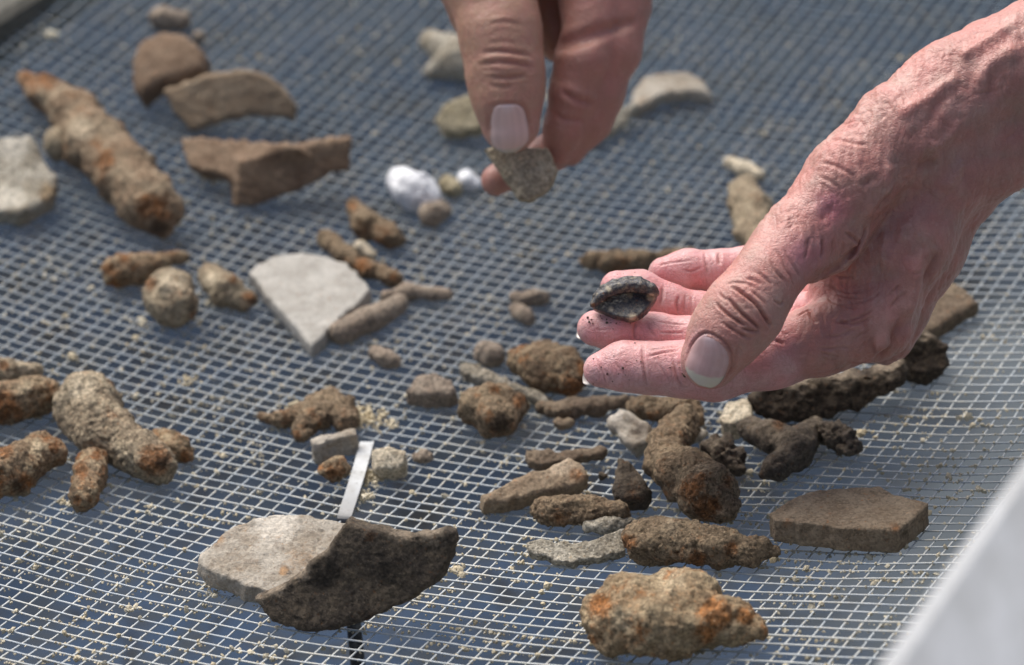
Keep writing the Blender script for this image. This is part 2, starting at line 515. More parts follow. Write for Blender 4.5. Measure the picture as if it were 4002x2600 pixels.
def rail_pts(u, va, vb, dz):
    a, b = surf(np.array([u]), np.array([va]))[0], surf(np.array([u]), np.array([vb]))[0]
    z = max(a[2], b[2])
    return a + np.array([0, 0, dz]), b + np.array([0, 0, dz])
# left rail (its inner face and top show in the top left corner), the others close the frame out of sight
a, b = rail_pts(uL - 0.1, vn + VMIN, vn + VMAX, -18)
m0 = surf(np.array([uL]), np.array([uv(120, 76)[1]]))[0][2]
a[2] = b[2] = m0 - 14
beam('rail', a, b, -AX, 42, 24, M_rail, sieve)
a, b = rail_pts(un + UMAX, vn + VMIN, vn + VMAX, -18)
a[2] = b[2] = min(a[2], b[2])
beam('rail', a, b, AX, 42, 40, M_rail, sieve)
for vv, dr in ((vn + VMIN, -BX), (vn + VMAX, BX)):
    pa, pb = surf(np.array([uL - 6]), np.array([vv]))[0], surf(np.array([un + UMAX + 6]), np.array([vv]))[0]
    zz = surf(np.array([SU]), np.array([vv]))[0][2]
    pa[2] = pb[2] = zz - 18
    beam('rail', pa, pb, dr, 42, 40, M_rail, sieve)

# pale plank close to the camera in the lower right corner, leaning on the near side
M_plank = wood_material('bleached_white_plank', (0.36, 0.36, 0.35), (0.50, 0.505, 0.505), 0.35)
pA = at(4150, 1608, 985); pB = at(3340, 2750, 900)
dirp = (pB - pA) / np.linalg.norm(pB - pA)
vdir = -(pA + pB) / 2 + CAM; vdir -= dirp * (vdir @ dirp); vdir /= np.linalg.norm(vdir)
wdir = np.cross(vdir, dirp); wdir /= np.linalg.norm(wdir)
if wdir @ RIGHT < 0: wdir = -wdir
upd = np.cross(wdir, dirp); upd = upd if upd @ vdir > 0 else -upd
wdir2 = wdir * math.cos(0.5) + upd * math.sin(0.5) * 0
# long enough to pass out of the picture at both ends and reach the ground
tg = (-325 - pB[2]) / dirp[2] if dirp[2] < -1e-3 else 400
pl = beam('plank', pA - dirp * 260, pB + dirp * min(max(tg, 200), 900), wdir2, 150, 24, M_plank, None, upd)
tag(pl, 'pale bleached plank, blurred close up, slanting across the lower right corner', 'plank')
pl['kind'] = 'thing'

# ------------------------------------------------------------------ finds
def rest(V, N=None):
    """slide a find along its line of sight until its lowest point touches the wires"""
    for _ in range(3):
        gap = np.min(V[:, 2] - zmesh(V[:, 0], V[:, 1])) - 0.25
        c = V.mean(0); d = c - CAM; d /= np.linalg.norm(d)
        V = V + d * (gap / -d[2])
    return V

GROUPS = {'sherd': 'pottery sherds sorted on the sieve', 'iron lump': 'corroded iron lumps on the sieve', 'iron nail': 'rusty nails on the sieve', 'stone': 'stones on the sieve',
          'bone': 'bone fragments on the sieve', 'pebble': 'pebbles on the sieve', 'clod': 'soil clods on the sieve', 'chalk': 'white chalk pieces on the sieve'}
def build(name, label, cat, mat, f, lo, hi, h=0.75, lump=(1.0, 9.0), mid=(0.50, 3.2), grain=(0.28, 1.2), seed=1, on_sieve=True, group=None, spots=(), flake=None):
    V, Q = surface_nets(f, np.asarray(lo) - 2 * h, np.asarray(hi) + 2 * h, h)
    V, N = refine(f, V, 2)
    d = 0
    for amp, size in (lump, mid, grain):
        if amp: d = d + amp * perlin(V, 1.0 / size, seed + int(size * 10))
    if mid[0]:
        d = d - 0.6 * mid[0] * np.abs(perlin(V, 0.55 / mid[1], seed + 5)) + 0.45 * mid[0] * perlin(V, 2.1 / mid[1], seed + 6)
        pit = np.clip((perlin(V, 1.25 / mid[1], seed + 8) - 0.30) / 0.35, 0, 1)
        d = d - 1.1 * mid[0] * pit * pit * (3 - 2 * pit)
    if flake is None: flake = 1.25 if cat in ('iron lump', 'iron nail', 'rock', 'clod') else 0.0
    if flake:
        q = V + 0.8 * np.stack([perlin(V, .35, seed + 31), perlin(V, .35, seed + 32), perlin(V, .35, seed + 33)], 1)
        f1, f2, rv = worley(q, 6.4, seed)
        e = np.clip((f2 - f1) / 0.22, 0, 1); d = d + flake * ((rv - .5) * e - 0.25 * (1 - e))
        f1, f2, rv = worley(q, 2.3, seed + 1)
        e = np.clip((f2 - f1) / 0.3, 0, 1); d = d + 0.45 * flake * ((rv - .5) * e)
    if grain[0]: d = d + 0.6 * grain[0] * perlin(V, 1.8 / grain[1], seed + 9)
    V = V + N * np.asarray(d)[:, None]
    if on_sieve: V = rest(V)
    base = np.array([V[:, 0].mean(), V[:, 1].mean(), V[:, 2].min()])
    colr = None
    if spots:
        colr = np.zeros((len(V), 3))
        q = V - CAM; dep = q @ FWD
        ix, iy = (W0 / 2 + FPX * (q @ RIGHT) / dep) / D2F, (H0 / 2 - FPX * (q @ UP) / dep) / D2F
        for ch, x, y, r, amt in spots:
            colr[:, ch] = np.maximum(colr[:, ch], amt * np.exp(-(((ix - x) ** 2 + (iy - y) ** 2) / r ** 2)))
    o = mesh_obj(name, V, Q, mat, None, True, colr, base)
    return tag(o, label, cat, group or GROUPS.get(cat))

_seed = [10]
def C(name, label, cat, mat, pts, k=3.0, flat=1.0, h=0.75, dz=0.0, carve=(), **kw):
    """a lumpy find along a spine of (x, y, radius) in photograph pixels at 2380 wide"""
    _seed[0] += 7
    P, R = [], []
    for x, y, r in pts:
        p, s = on(x, y, 5.0)
        rm = r * D2F / s
        p, s = on(x, y, rm * flat * 0.9 + dz)
        P.append(p); R.append(rm)
    base = chain_sdf(P, R, k)
    cs = []
    for x, y, r, dep in carve:
        p, s = on(x, y, R[0] * flat * 0.9 + dz)
        d = (p - CAM) / np.linalg.norm(p - CAM)
        cs.append((p - d * dep, r * D2F / s))
    zc = np.mean([p[2] for p in P]); 
    def f(Q):
        d = base(Q)
        for c, r in cs:
            d = smax(d, -cone(Q, c, c + np.array([0, .01, 0]), r, r), 1.5)
        return d
    P = np.array(P); R = np.array(R)
    lo = (P - R[:, None]).min(0) - 2; hi = (P + R[:, None]).max(0) + 2
    if 'lump' not in kw: kw['lump'] = (min(1.6, 0.16 * R.mean() + .1), max(4.0, R.mean() * 1.1))
    return build(name, label, cat, mat, f, lo, hi, h, seed=_seed[0], **kw)

def chipped(V2, step=2.6, amp=0.32, seed=0):
    """break the straight edges of an outline into small irregular facets with a few chips"""
    r = np.random.default_rng(seed)
    out = []
    n = len(V2)
    for i in range(n):
        a = np.array(V2[i]); b = np.array(V2[(i + 1) % n])
        L = np.linalg.norm(b - a); m = max(1, int(L / step))
        nrm = np.array([b[1] - a[1], a[0] - b[0]]) / max(L, 1e-6)
        for j in range(m):
            t = (j + (r.uniform(-.3, .3) if j else 0)) / m
            off = r.normal(0, amp) if j else 0
            if j and r.random() < 0.12: off -= 0.9 * np.sign(area2(V2)) * -1 * 1.0
            out.append(a + (b - a) * t + nrm * off)
    return out

def area2(V2):
    v = np.array(V2); w = np.roll(v, -1, 0)
    return 0.5 * np.sum(v[:, 0] * w[:, 1] - v[:, 1] * w[:, 0])

FAR = 1.0
def plate(poly, thick, nrm, h0=4.0, bend=0.0, bend2=0.0, rnd=1.1, twist=0.0):
    """signed distance of a slab whose visible face has the given outline (pixels at 2380 wide)"""
    poly = np.array(poly, float)
    cx, cy = (poly.min(0) + poly.max(0)) / 2
    O, _ = on(cx, cy, h0)
    n = np.array(nrm, float); n /= np.linalg.norm(n)
    ex = RIGHT - n * (RIGHT @ n); ex /= np.linalg.norm(ex)
    ey = np.cross(n, ex)
    V2, pts = [], []
    for x, y in poly:
        r = ray(x * D2F, y * D2F)
        t = ((O - CAM) @ n) / (r @ n)
        p = CAM + r * t
        V2.append(((p - O) @ ex, (p - O) @ ey)); pts += [p, p - n * thick]
    V0 = V2; V2 = chipped(V2, seed=int(abs(cx * 7 + cy * 3)))
    O32, ex32, ey32, n32 = [q.astype(np.float32) for q in (O, ex, ey, n)]
    def f(P):
        q = P - O32
        x, y, w = q @ ex32, q @ ey32, q @ n32
        w = w + bend * x * x + bend2 * y * y + twist * x * y
        d2 = poly2(x, y, V2) + rnd
        dw = np.abs(w + thick / 2) - (thick / 2 - rnd)
        return np.minimum(np.maximum(d2, dw), 0) + np.sqrt(np.maximum(d2, 0) ** 2 + np.maximum(dw, 0) ** 2) - rnd
    pts = np.array(pts)
    V2 = np.array(V2)
    ext = abs(bend) * (V2[:, 0] ** 2).max() + abs(bend2) * (V2[:, 1] ** 2).max() + abs(twist) * np.abs(V2[:, 0] * V2[:, 1]).max() + 2
    return f, pts.min(0) - ext, pts.max(0) + ext

def S(name, label, cat, mat, poly, thick, nrm=(0, -.15, 1), h=0.75, extra=(), k=1.0, **kw):
    _seed[0] += 7
    pk = {q: kw.pop(q) for q in ('h0', 'bend', 'bend2', 'rnd', 'twist') if q in kw}
    fs = [plate(poly, thick, nrm, **pk)]
    for e in extra:
        fs.append(plate(e[0], e[1], e[2], **(e[3] if len(e) > 3 else {})))
    def f(P):
        d = fs[0][0](P)
        for g in fs[1:]: d = smin(d, g[0](P), k)
        return d
    lo = np.min([g[1] for g in fs], 0); hi = np.max([g[2] for g in fs], 0)
    kw.setdefault('lump', (0.5, 10.0)); kw.setdefault('mid', (0.3, 3.0)); kw.setdefault('grain', (0.16, 1.1))
    return build(name, label, cat, mat, f, lo, hi, h, seed=_seed[0], **kw)

# --- far left
S('pottery_sherd', 'brown saddle shaped sherd, farthest of the sherds at the upper left', 'sherd', M_brown[0],
  [(302, 130), (325, 82), (375, 62), (430, 75), (468, 110), (470, 150), (420, 178), (360, 190), (322, 218), (305, 195)], 13, (-.15, -.62, .78), h=FAR, bend=.012, bend2=.010, rnd=3.5)
C('stone', 'small brown blurred stone behind the saddle shaped brown sherd', 'stone', M_taupe, [(375, 42, 30), (425, 50, 22)], h=FAR)
C('stone', 'small grey blurred pebble at the right shoulder of the saddle shaped sherd', 'stone', M_taupe, [(462, 88, 17)], h=FAR)
S('pottery_sherd', 'arched brown sherd with hollow underside lying beside the saddle shaped sherd', 'sherd', M_brown[1],
  [(378, 208), (430, 185), (490, 172), (555, 160), (610, 168), (655, 200), (688, 245), (682, 280), (640, 268), (580, 266), (520, 280), (440, 300), (405, 262)], 8, (0, -.88, .45), h=FAR, bend=.006, rnd=2.2)
S('pottery_sherd', 'angular brown sherd with raised corner between arched sherd and white chalk', 'sherd', M_brown[0],
  [(555, 372), (640, 345), (818, 318), (812, 392), (770, 402), (700, 442), (600, 476), (548, 480)], 10, (.25, -.93, .28), h=FAR, rnd=1.8,
  extra=[([(418, 318), (480, 318), (620, 330), (700, 340), (556, 376), (548, 412), (500, 400), (440, 388)], 9, (-.35, -.55, .75), dict(rnd=2.0, h0=7.0))], k=4)
C('iron_bar', 'long thick rusty iron lump lying from upper left corner towards the middle', 'iron lump', M_iron[0],
  [(58, 188, 22), (110, 215, 38), (170, 265, 52), (225, 335, 66), (290, 405, 66), (340, 465, 62), (372, 495, 48)], k=6, h=FAR, carve=[(372, 535, 24, 5.0)], lump=(2.2, 11.0), spots=[(0, 345, 480, 34, 1.0), (0, 245, 370, 26, 0.9), (0, 110, 185, 30, 0.8), (2, 190, 300, 36, 0.9), (0, 60, 180, 22, 0.8), (1, 370, 530, 22, 1.0)])
C('stone', 'buff knob of stone against the side of the long rusty iron lump', 'stone', M_iron[3], [(140, 335, 40), (170, 340, 34)], h=FAR)
S('pottery_sherd', 'grey bowl sherd with orange rim cut off by left edge of the photo', 'sherd', M_bone,
  [(-60, 340), (20, 330), (68, 326), (92, 360), (132, 410), (125, 455), (60, 500), (-60, 510)], 9, (.1, -.35, .93), h=FAR, bend2=-.008, rnd=2.5, spots=[(0, 110, 450, 26, 1.0), (2, 30, 335, 40, 1.0), (2, 20, 455, 40, 0.8), (1, 30, 430, 22, 0.5)])
# --- middle left
C('iron_nail', 'short bent rusty nail above the grey triangular sherd, farther of two', 'iron nail', M_iron[2], [(822, 482, 22), (850, 522, 31), (908, 550, 27), (935, 560, 12)], h=FAR, spots=[(0, 820, 480, 14, 0.8), (0, 880, 560, 18, 0.6)])
C('iron_nail', 'bent brown nail resting on the upper edge of grey triangular sherd', 'iron nail', M_iron[2], [(762, 556, 26), (795, 590, 22), (850, 625, 22), (915, 648, 22)], h=0.9, spots=[(0, 840, 615, 22, 1.0), (0, 915, 645, 16, 0.7)])
C('stone', 'white chip tucked behind the bent brown nail', 'stone', M_cream, [(835, 580, 20), (862, 592, 14)], h=0.9)
S('pottery_sherd', 'flat pale grey triangular sherd lying on the mesh left of centre', 'sherd', M_grey,
  [(577, 632), (600, 612), (640, 592), (708, 588), (760, 596), (810, 618), (862, 670), (830, 705), (790, 735), (755, 775), (724, 802), (700, 778), (668, 738), (630, 695)], 6, (.02, -.12, 1), h=0.9, rnd=1.0, lump=(.4, 12), mid=(.18, 3))
C('iron_nail', 'rusty nail head with orange tip and thin shank, left of round lump', 'iron nail', M_iron[1], [(278, 632, 40), (325, 625, 36), (375, 608, 20), (425, 598, 13)], h=0.9, spots=[(0, 252, 625, 18, 1.0), (0, 262, 655, 14, 0.9), (0, 290, 600, 20, 0.7)])
C('iron_lump', 'round buff crusted lump standing between two rusty nails', 'iron lump', M_iron[3], [(395, 690, 64), (400, 705, 60)], h=0.9, lump=(1.1, 7), spots=[(0, 350, 660, 18, 0.9), (0, 452, 735, 16, 0.9), (1, 445, 715, 14, 0.7), (2, 400, 660, 40, 0.7)])
C('iron_nail', 'stubby buff nail with dark end beside the left corner of grey triangular sherd', 'iron nail', M_iron[3], [(488, 640, 30), (525, 675, 38), (562, 698, 22), (585, 700, 14)], h=0.9, spots=[(0, 578, 692, 18, 1.0), (1, 590, 700, 10, 0.9), (0, 540, 650, 16, 0.7), (2, 490, 650, 24, 0.8)])
C('stone', 'smooth brown elongated stone at lower edge of grey triangular sherd', 'stone', M_taupe, [(792, 772, 28), (860, 742, 30), (925, 708, 24)], k=2, h=0.9, lump=(.6, 9), mid=(.2, 3))
C('stone', 'thin brown stick shaped stone right of grey triangular sherd', 'stone', M_taupe, [(898, 690, 15), (950, 678, 18), (1040, 684, 16)], h=0.9, lump=(.6, 7), mid=(.2, 3))
C('chalk', 'bright white chalk lump left of the sherd held by the farther hand', 'chalk', M_chalk, [(935, 425, 38), (965, 445, 46), (990, 462, 34)], h=FAR)
C('stone', 'brown earthy lump stuck to the lower end of white chalk', 'stone', M_taupe, [(1000, 500, 30), (1025, 490, 24)], h=FAR)
C('pebble', 'small tan pebble between the white chalk and white chip', 'pebble', M_olive, [(1040, 428, 22), (1055, 440, 20)], h=FAR)
C('chalk', 'small white chalk chip beside the fingertip of the farther hand', 'chalk', M_chalk, [(1085, 418, 24), (1102, 425, 18)], h=FAR)
C('bone', 'weathered bone end with round hole left of the farther thumb', 'bone', M_bone, [(995, 92, 26), (1035, 115, 34), (1075, 140, 40), (1000, 165, 22)], k=6, h=FAR, carve=[(1026, 112, 13, 5.0)], lump=(1.4, 9))
S('pottery_sherd', 'dark hollow sherd partly hidden behind the farther thumb', 'sherd', M_olive,
  [(1012, 285), (1030, 245), (1075, 222), (1130, 210), (1150, 290), (1100, 308), (1030, 316)], 9, (-.25, -.75, .6), h=FAR, bend=-.02, rnd=2.0)
S('pottery_sherd', 'pale curved sherd lying behind the farther hand, right side', 'sherd', M_pale,
  [(1470, 200), (1500, 170), (1600, 162), (1640, 180), (1655, 212), (1600, 208), (1540, 220), (1475, 248)], 6, (.05, -.35, .93), h=FAR, bend=.008, h0=9, rnd=1.8)
S('pottery_sherd', 'narrow buff sherd slanting out from under the farther forefinger', 'sherd', M_bone,
  [(1480, 232), (1478, 258), (1440, 300), (1385, 332), (1375, 310), (1420, 262)], 6, (.3, -.6, .75), h=FAR, rnd=1.6)
C('chalk_stick', 'short cream coloured stick tip above the brown knobbly lump, right of centre', 'bone', M_cream, [(1698, 380, 17), (1735, 395, 18), (1765, 408, 15)], h=FAR, lump=(.4, 6), mid=(.2, 3))
C('iron_lump', 'knobbly brown lump half hidden behind the right hand thumb base', 'iron lump', M_iron[3], [(1725, 440, 34), (1745, 490, 48), (1755, 540, 42), (1770, 585, 36)], h=FAR)
C('iron_bar', 'horizontal brown bar behind the little finger of the right hand', 'iron lump', M_iron[2], [(1372, 605, 22), (1420, 608, 26), (1500, 606, 25), (1600, 600, 24)], h=FAR)
C('stone', 'upper of two small stones lying together near the centre', 'stone', M_taupe, [(1200, 694, 17), (1240, 692, 17), (1262, 690, 15)], h=0.9, lump=(.7, 5))
C('stone', 'lower of two small stones lying together near the centre', 'stone', M_taupe, [(1200, 722, 20), (1225, 738, 21)], h=0.9, lump=(.7, 5))
C('stone', 'small grey wedge stone alone below the grey triangular sherd', 'stone', M_taupe, [(872, 820, 18), (900, 832, 19), (925, 842, 12)], h=0.85, lump=(.7, 5))
# --- centre
C('pebble', 'round grey pebble left of the squat rusty block', 'pebble', M_taupe, [(1132, 820, 31), (1145, 826, 30)], h=0.8, lump=(.7, 6), spots=[(0, 1195, 845, 26, 1.0), (0, 1215, 815, 20, 0.8), (1, 1345, 900, 22, 0.9), (0, 1330, 915, 16, 0.8), (2, 1270, 820, 34, 0.7)])
C('iron_lump', 'squat rusty block with pitted end beside the forefinger tip', 'iron lump', M_iron[1], [(1222, 842, 44), (1265, 855, 56), (1310, 865, 52), (1328, 880, 40)], h=0.75)
S('bone_splinter', 'long pale brown splinter slanting down to the rusty block', 'bone', M_bone,
  [(1067, 842), (1100, 840), (1150, 862), (1205, 888), (1250, 905), (1278, 930), (1262, 936), (1200, 905), (1130, 885), (1080, 868)], 6, (-.1, -.35, .93), rnd=1.6, lump=(.7, 7))
S('stone', 'small triangular brown stone with a ridge left of the dark angular stone', 'stone', M_taupe,
  [(940, 898), (965, 870), (1012, 860), (1050, 876), (1062, 900), (1045, 915), (985, 920)], 9, (0, -.45, .9), bend=.02, rnd=2.2, lump=(.8, 7))
C('stone', 'dark angular stone with orange spur below the pale brown splinter', 'stone', M_iron[2], [(1115, 950, 50), (1150, 945, 54), (1160, 975, 44), (1205, 940, 24), (1222, 945, 14)], k=3, lump=(2.4, 8), spots=[(0, 1205, 930, 18, 1.0), (0, 1150, 905, 18, 0.7), (1, 1160, 985, 28, 0.9), (0, 1110, 920, 12, 0.6)])
C('iron_nail', 'slender dark brown nail below the forefinger of the right hand', 'iron nail', M_brown[2], [(1265, 948, 15), (1320, 955, 22), (1380, 945, 22), (1445, 935, 18)], lump=(.7, 6))
S('pottery_sherd', 'small brown sherd with pale chipped corner beside the brown clod', 'sherd', M_pale,
  [(1408, 975), (1440, 942), (1462, 958), (1505, 985), (1512, 1022), (1470, 1040), (1435, 1012)], 9, (-.2, -.6, .77), rnd=1.6, lump=(1.0, 5), spots=[(2, 1432, 962, 20, 1.0), (1, 1480, 1000, 30, 0.6)])
C('clod', 'earthy brown clod under the right hand, above the curved iron lump', 'clod', M_iron[2], [(1480, 945, 26), (1530, 950, 30), (1590, 955, 34), (1612, 975, 22)], dz=3, lump=(1.6, 6), mid=(.8, 3))
C('pebble', 'flat little brown chip under the slender dark nail', 'pebble', M_brown[1], [(1300, 985, 14), (1325, 983, 12)], lump=(.5, 4))
C('iron_lump', 'curved knobbly iron lump running down from under the right hand', 'iron lump', M_iron[2],
  [(1585, 985, 42), (1550, 1035, 44), (1548, 1075, 46), (1600, 1110, 62), (1650, 1145, 62), (1685, 1180, 36)], k=4, h=0.55, lump=(1.7, 8), spots=[(0, 1600, 1140, 30, 0.8), (0, 1640, 1180, 34, 1.0), (0, 1690, 1120, 20, 0.7), (2, 1630, 1090, 34, 0.5), (1, 1570, 1090, 20, 0.6)])
S('pottery_sherd', 'tiny pinkish flake right of the curved iron lump', 'sherd', M_pale,
  [(1592, 1008), (1620, 990), (1648, 1000), (1625, 1018), (1600, 1032)], 3, (.2, -.4, .9), rnd=.8)
C('clod', 'crumbly dark clod between the curved iron lump and forked bone', 'clod', M_dark[1], [(1660, 1045, 30), (1690, 1062, 36), (1712, 1082, 24)], lump=(2.6, 5), mid=(1.2, 2.4), h=0.55)
C('bone', 'dark forked bone with two prongs on the mesh under the right hand', 'bone', M_dark[1],
  [(1750, 1000, 34), (1800, 1020, 36), (1848, 1040, 34), (1880, 1010, 22), (1895, 992, 14), (1880, 1010, 20), (1850, 1050, 34), (1805, 1085, 24), (1772, 1105, 12)], k=4, h=0.55, lump=(1.2, 7), flat=.7, spots=[(0, 1810, 985, 22, 0.7), (2, 1840, 1060, 24, 0.5), (1, 1790, 1040, 22, 0.6)])
C('clod', 'crumbly dark lump touching the right prong of the forked bone', 'clod', M_dark[1], [(1918, 1010, 26), (1950, 1020, 30), (1980, 1042, 22)], lump=(2.4, 5), mid=(1.1, 2.4), h=0.55)
S('pottery_sherd', 'chip with clean white broken face against the dark curved rim sherd', 'sherd', M_cream,
  [(1668, 968), (1690, 935), (1745, 922), (1748, 965), (1700, 985)], 8, (-.1, -.2, .97), rnd=1.0, h0=8)
S('rim_sherd', 'large blackened curved rim sherd lying beneath the right hand', 'sherd', M_dark[2],
  [(1745, 930), (1800, 895), (1900, 880), (2010, 870), (2100, 845), (2100, 890), (2060, 920), (2010, 948), (1920, 972), (1840, 985), (1785, 978), (1755, 965)], 13, (-.08, -.95, .25), h=0.6, bend=.0030, rnd=2.0, lump=(1.3, 8), mid=(.7, 3), spots=[(2, 1850, 888, 40, 0.9), (2, 1960, 876, 40, 0.9), (2, 2060, 850, 40, 0.9)])
S('rim_sherd', 'blackened lobed sherd between the large rim sherd and the hollow one', 'sherd', M_dark[2],
  [(2080, 830), (2110, 775), (2150, 765), (2205, 800), (2212, 850), (2160, 892), (2110, 880)], 12, (.12, -.88, .42), h=0.6, rnd=2.5, lump=(1.3, 7), mid=(.7, 3), spots=[(2, 2140, 775, 30, 0.8)])
S('pottery_sherd', 'brown hollow sherd farthest right, behind the wrist side of the hand', 'sherd', M_brown[2],
  [(2120, 700), (2200, 645), (2245, 670), (2282, 705), (2240, 722), (2215, 740), (2170, 768), (2120, 780)], 8, (.12, -.35, .93), h=0.8, h0=16, rnd=2.0, lump=(1.0, 8))
# --- front right
S('tile', 'flat thick brown tile fragment lying at the right of the mesh', 'tile', M_brown[1],
  [(1788, 1192), (1832, 1165), (1900, 1140), (2045, 1129), (2080, 1148), (2158, 1168), (2120, 1205), (2088, 1232), (2000, 1228), (1900, 1218), (1800, 1208)], 9, (.02, -.06, 1), h=0.55, h0=9, rnd=.8, lump=(.5, 16), mid=(.16, 3), spots=[(0, 2080, 1225, 18, 0.6), (1, 2100, 1240, 18, 0.6), (0, 1830, 1215, 18, 0.5)])
C('iron_nail', 'thick rusty nail with round head tapering right, front of the sieve', 'iron nail', M_iron[2],
  [(1492, 1262, 46), (1545, 1258, 50), (1610, 1262, 46), (1680, 1272, 44), (1745, 1280, 34), (1802, 1284, 16)], k=3, h=0.55, lump=(1.5, 7), spots=[(0, 1460, 1260, 22, 0.9), (0, 1620, 1300, 24, 0.9), (0, 1700, 1275, 22, 0.8), (2, 1560, 1225, 34, 0.6)])
S('bone_splinter', 'thin curved grey splinter with whitish edge left of the thick rusty nail', 'bone', M_bone,
  [(1222, 1258), (1250, 1250), (1330, 1262), (1400, 1246), (1450, 1228), (1452, 1280), (1390, 1300), (1310, 1306), (1250, 1290)], 4, (0, -.45, .9), h=0.55, bend2=-.01, rnd=1.0, lump=(.5, 6))
C('bone_splinter', 'short pale rod above the thin curved grey splinter', 'bone', M_bone, [(1368, 1225, 16), (1410, 1222, 18), (1465, 1215, 16)], h=0.55, dz=2, lump=(.5, 5))
C('iron_bar', 'stubby earth crusted bar in front of the tapering brown flake', 'iron lump', M_iron[2], [(1262, 1184, 30), (1300, 1186, 34), (1380, 1192, 33), (1440, 1196, 26)], k=2, h=0.55, lump=(1.0, 7))
S('stone_flake', 'tapering ribbed brown flake pointing left, centre front', 'stone', M_brown[1],
  [(1118, 1140), (1180, 1118), (1260, 1088), (1320, 1058), (1350, 1070), (1368, 1098), (1340, 1122), (1270, 1140), (1180, 1162), (1125, 1164)], 8, (.05, -.45, .9), h=0.55, bend=.004, rnd=1.6, lump=(.8, 6), spots=[(0, 1340, 1105, 24, 0.6), (2, 1300, 1080, 40, 0.7), (1, 1160, 1150, 26, 0.5)])
S('stone_flake', 'thin dark brown flake just behind the tapering ribbed flake', 'stone', M_brown[2],
  [(1222, 1042), (1260, 1046), (1330, 1045), (1395, 1032), (1414, 1040), (1400, 1056), (1330, 1068), (1260, 1082), (1228, 1074)], 5, (0, -.5, .87), h=0.55, rnd=1.2, lump=(.7, 6))
S('stone', 'small dark arrow shaped stone between ribbed flake and curved iron lump', 'stone', M_dark[0],
  [(1436, 1056), (1452, 1066), (1490, 1100), (1514, 1135), (1500, 1158), (1460, 1162), (1430, 1148), (1430, 1105)], 10, (0, -.6, .8), h=0.55, bend=.03, rnd=2.4, lump=(.6, 5))
C('clod', 'crumb of dark soil left of the small arrow shaped stone', 'clod', M_dark[0], [(1398, 1106, 9), (1410, 1106, 8)], lump=(.8, 3))
C('rock', 'large ochre and orange rock, nearest find at the bottom right', 'rock', M_rock,
  [(1412, 1438, 54), (1470, 1412, 60), (1560, 1384, 52), (1600, 1405, 58), (1540, 1450, 56), (1425, 1462, 42), (1560, 1458, 50), (1665, 1448, 40), (1720, 1444, 28), (1768, 1468, 14)], k=8, h=0.7, lump=(2.4, 9), mid=(.7, 3.4), spots=[(0, 1660, 1430, 46, 1.0), (0, 1395, 1410, 34, 0.9), (0, 1640, 1470, 30, 0.9), (0, 1730, 1430, 26, 0.9), (0, 1375, 1490, 20, 0.8), (2, 1560, 1345, 50, 0.6), (1, 1690, 1415, 12, 0.8), (2, 1450, 1440, 40, 0.6), (1, 1640, 1385, 14, 0.7)])
S('pottery_sherd', 'flat pale sherd lying under the dark curved rim sherd, front left', 'sherd', M_pale,
  [(466, 1290), (490, 1262), (540, 1222), (600, 1202), (660, 1193), (770, 1208), (860, 1225), (800, 1330), (690, 1378), (610, 1368), (560, 1350), (480, 1312)], 7, (.12, -.20, .97), h=0.55, bend=.002, rnd=1.0, lump=(.7, 9), mid=(.3, 3), spots=[(0, 500, 1255, 30, 0.6), (0, 560, 1215, 30, 0.5), (2, 640, 1215, 60, 0.9), (0, 660, 1325, 14, 1.0), (0, 700, 1300, 60, 0.45), (1, 690, 1360, 26, 0.5)])
S('rim_sherd', 'big dark curved rim sherd tilted up at the front of the sieve', 'sherd', M_dark[0],
  [(800, 1210), (850, 1226), (950, 1250), (992, 1246), (1026, 1236), (1044, 1246), (1044, 1290), (1020, 1342), (940, 1408), (830, 1452), (705, 1474), (625, 1450), (582, 1398), (645, 1368), (705, 1328), (755, 1278)], 9, (-.24, -.93, .27), h=0.55, bend=.0030, rnd=1.8, h0=20, lump=(.8, 12), mid=(.35, 3), spots=[(2, 590, 1392, 24, 1.0), (2, 640, 1366, 26, 1.0), (2, 700, 1328, 26, 1.0), (2, 750, 1278, 22, 0.9), (2, 1000, 1232, 40, 0.8), (2, 930, 1238, 34, 0.7), (0, 860, 1245, 16, 0.7), (1, 760, 1330, 46, 0.9), (1, 900, 1330, 60, 0.6)])  # pale spots: tan broken edge, with its lit look put into the colour
# --- front left
C('iron_lump', 'upper knobbly lump at the left edge above the comma shaped lump', 'iron lump', M_iron[3], [(-20, 868, 34), (30, 862, 24), (80, 862, 22)], h=0.75, spots=[(0, 10, 850, 16, 0.8), (2, 60, 860, 24, 0.6)])
C('iron_lump', 'lower rusty lump at the left edge beside the comma shaped lump', 'iron lump', M_iron[1], [(-20, 935, 50), (45, 930, 46), (95, 920, 42), (118, 905, 26)], h=0.75, spots=[(0, 5, 945, 40, 1.0), (0, 40, 960, 22, 0.9), (2, 60, 905, 30, 0.7)])
C('iron_lump', 'big comma shaped buff lump ending in a dark red rusty tip', 'iron lump', M_iron[3], [(205, 922, 58), (200, 945, 72), (232, 995, 62), (290, 1035, 48), (340, 1065, 46), (372, 1080, 36)], k=5, h=0.55, lump=(1.6, 10), spots=[(0, 360, 1070, 42, 1.0), (1, 375, 1075, 20, .8), (0, 265, 880, 16, 1.0), (2, 190, 900, 40, .8)])
C('iron_lump', 'small rusty knob behind the red tip of the comma shaped lump', 'iron lump', M_iron[1], [(375, 1015, 24), (412, 1042, 28), (440, 1062, 14)], h=0.7, lump=(1.2, 5), spots=[(0, 430, 1070, 18, 1.0), (2, 385, 1015, 18, 0.6)])
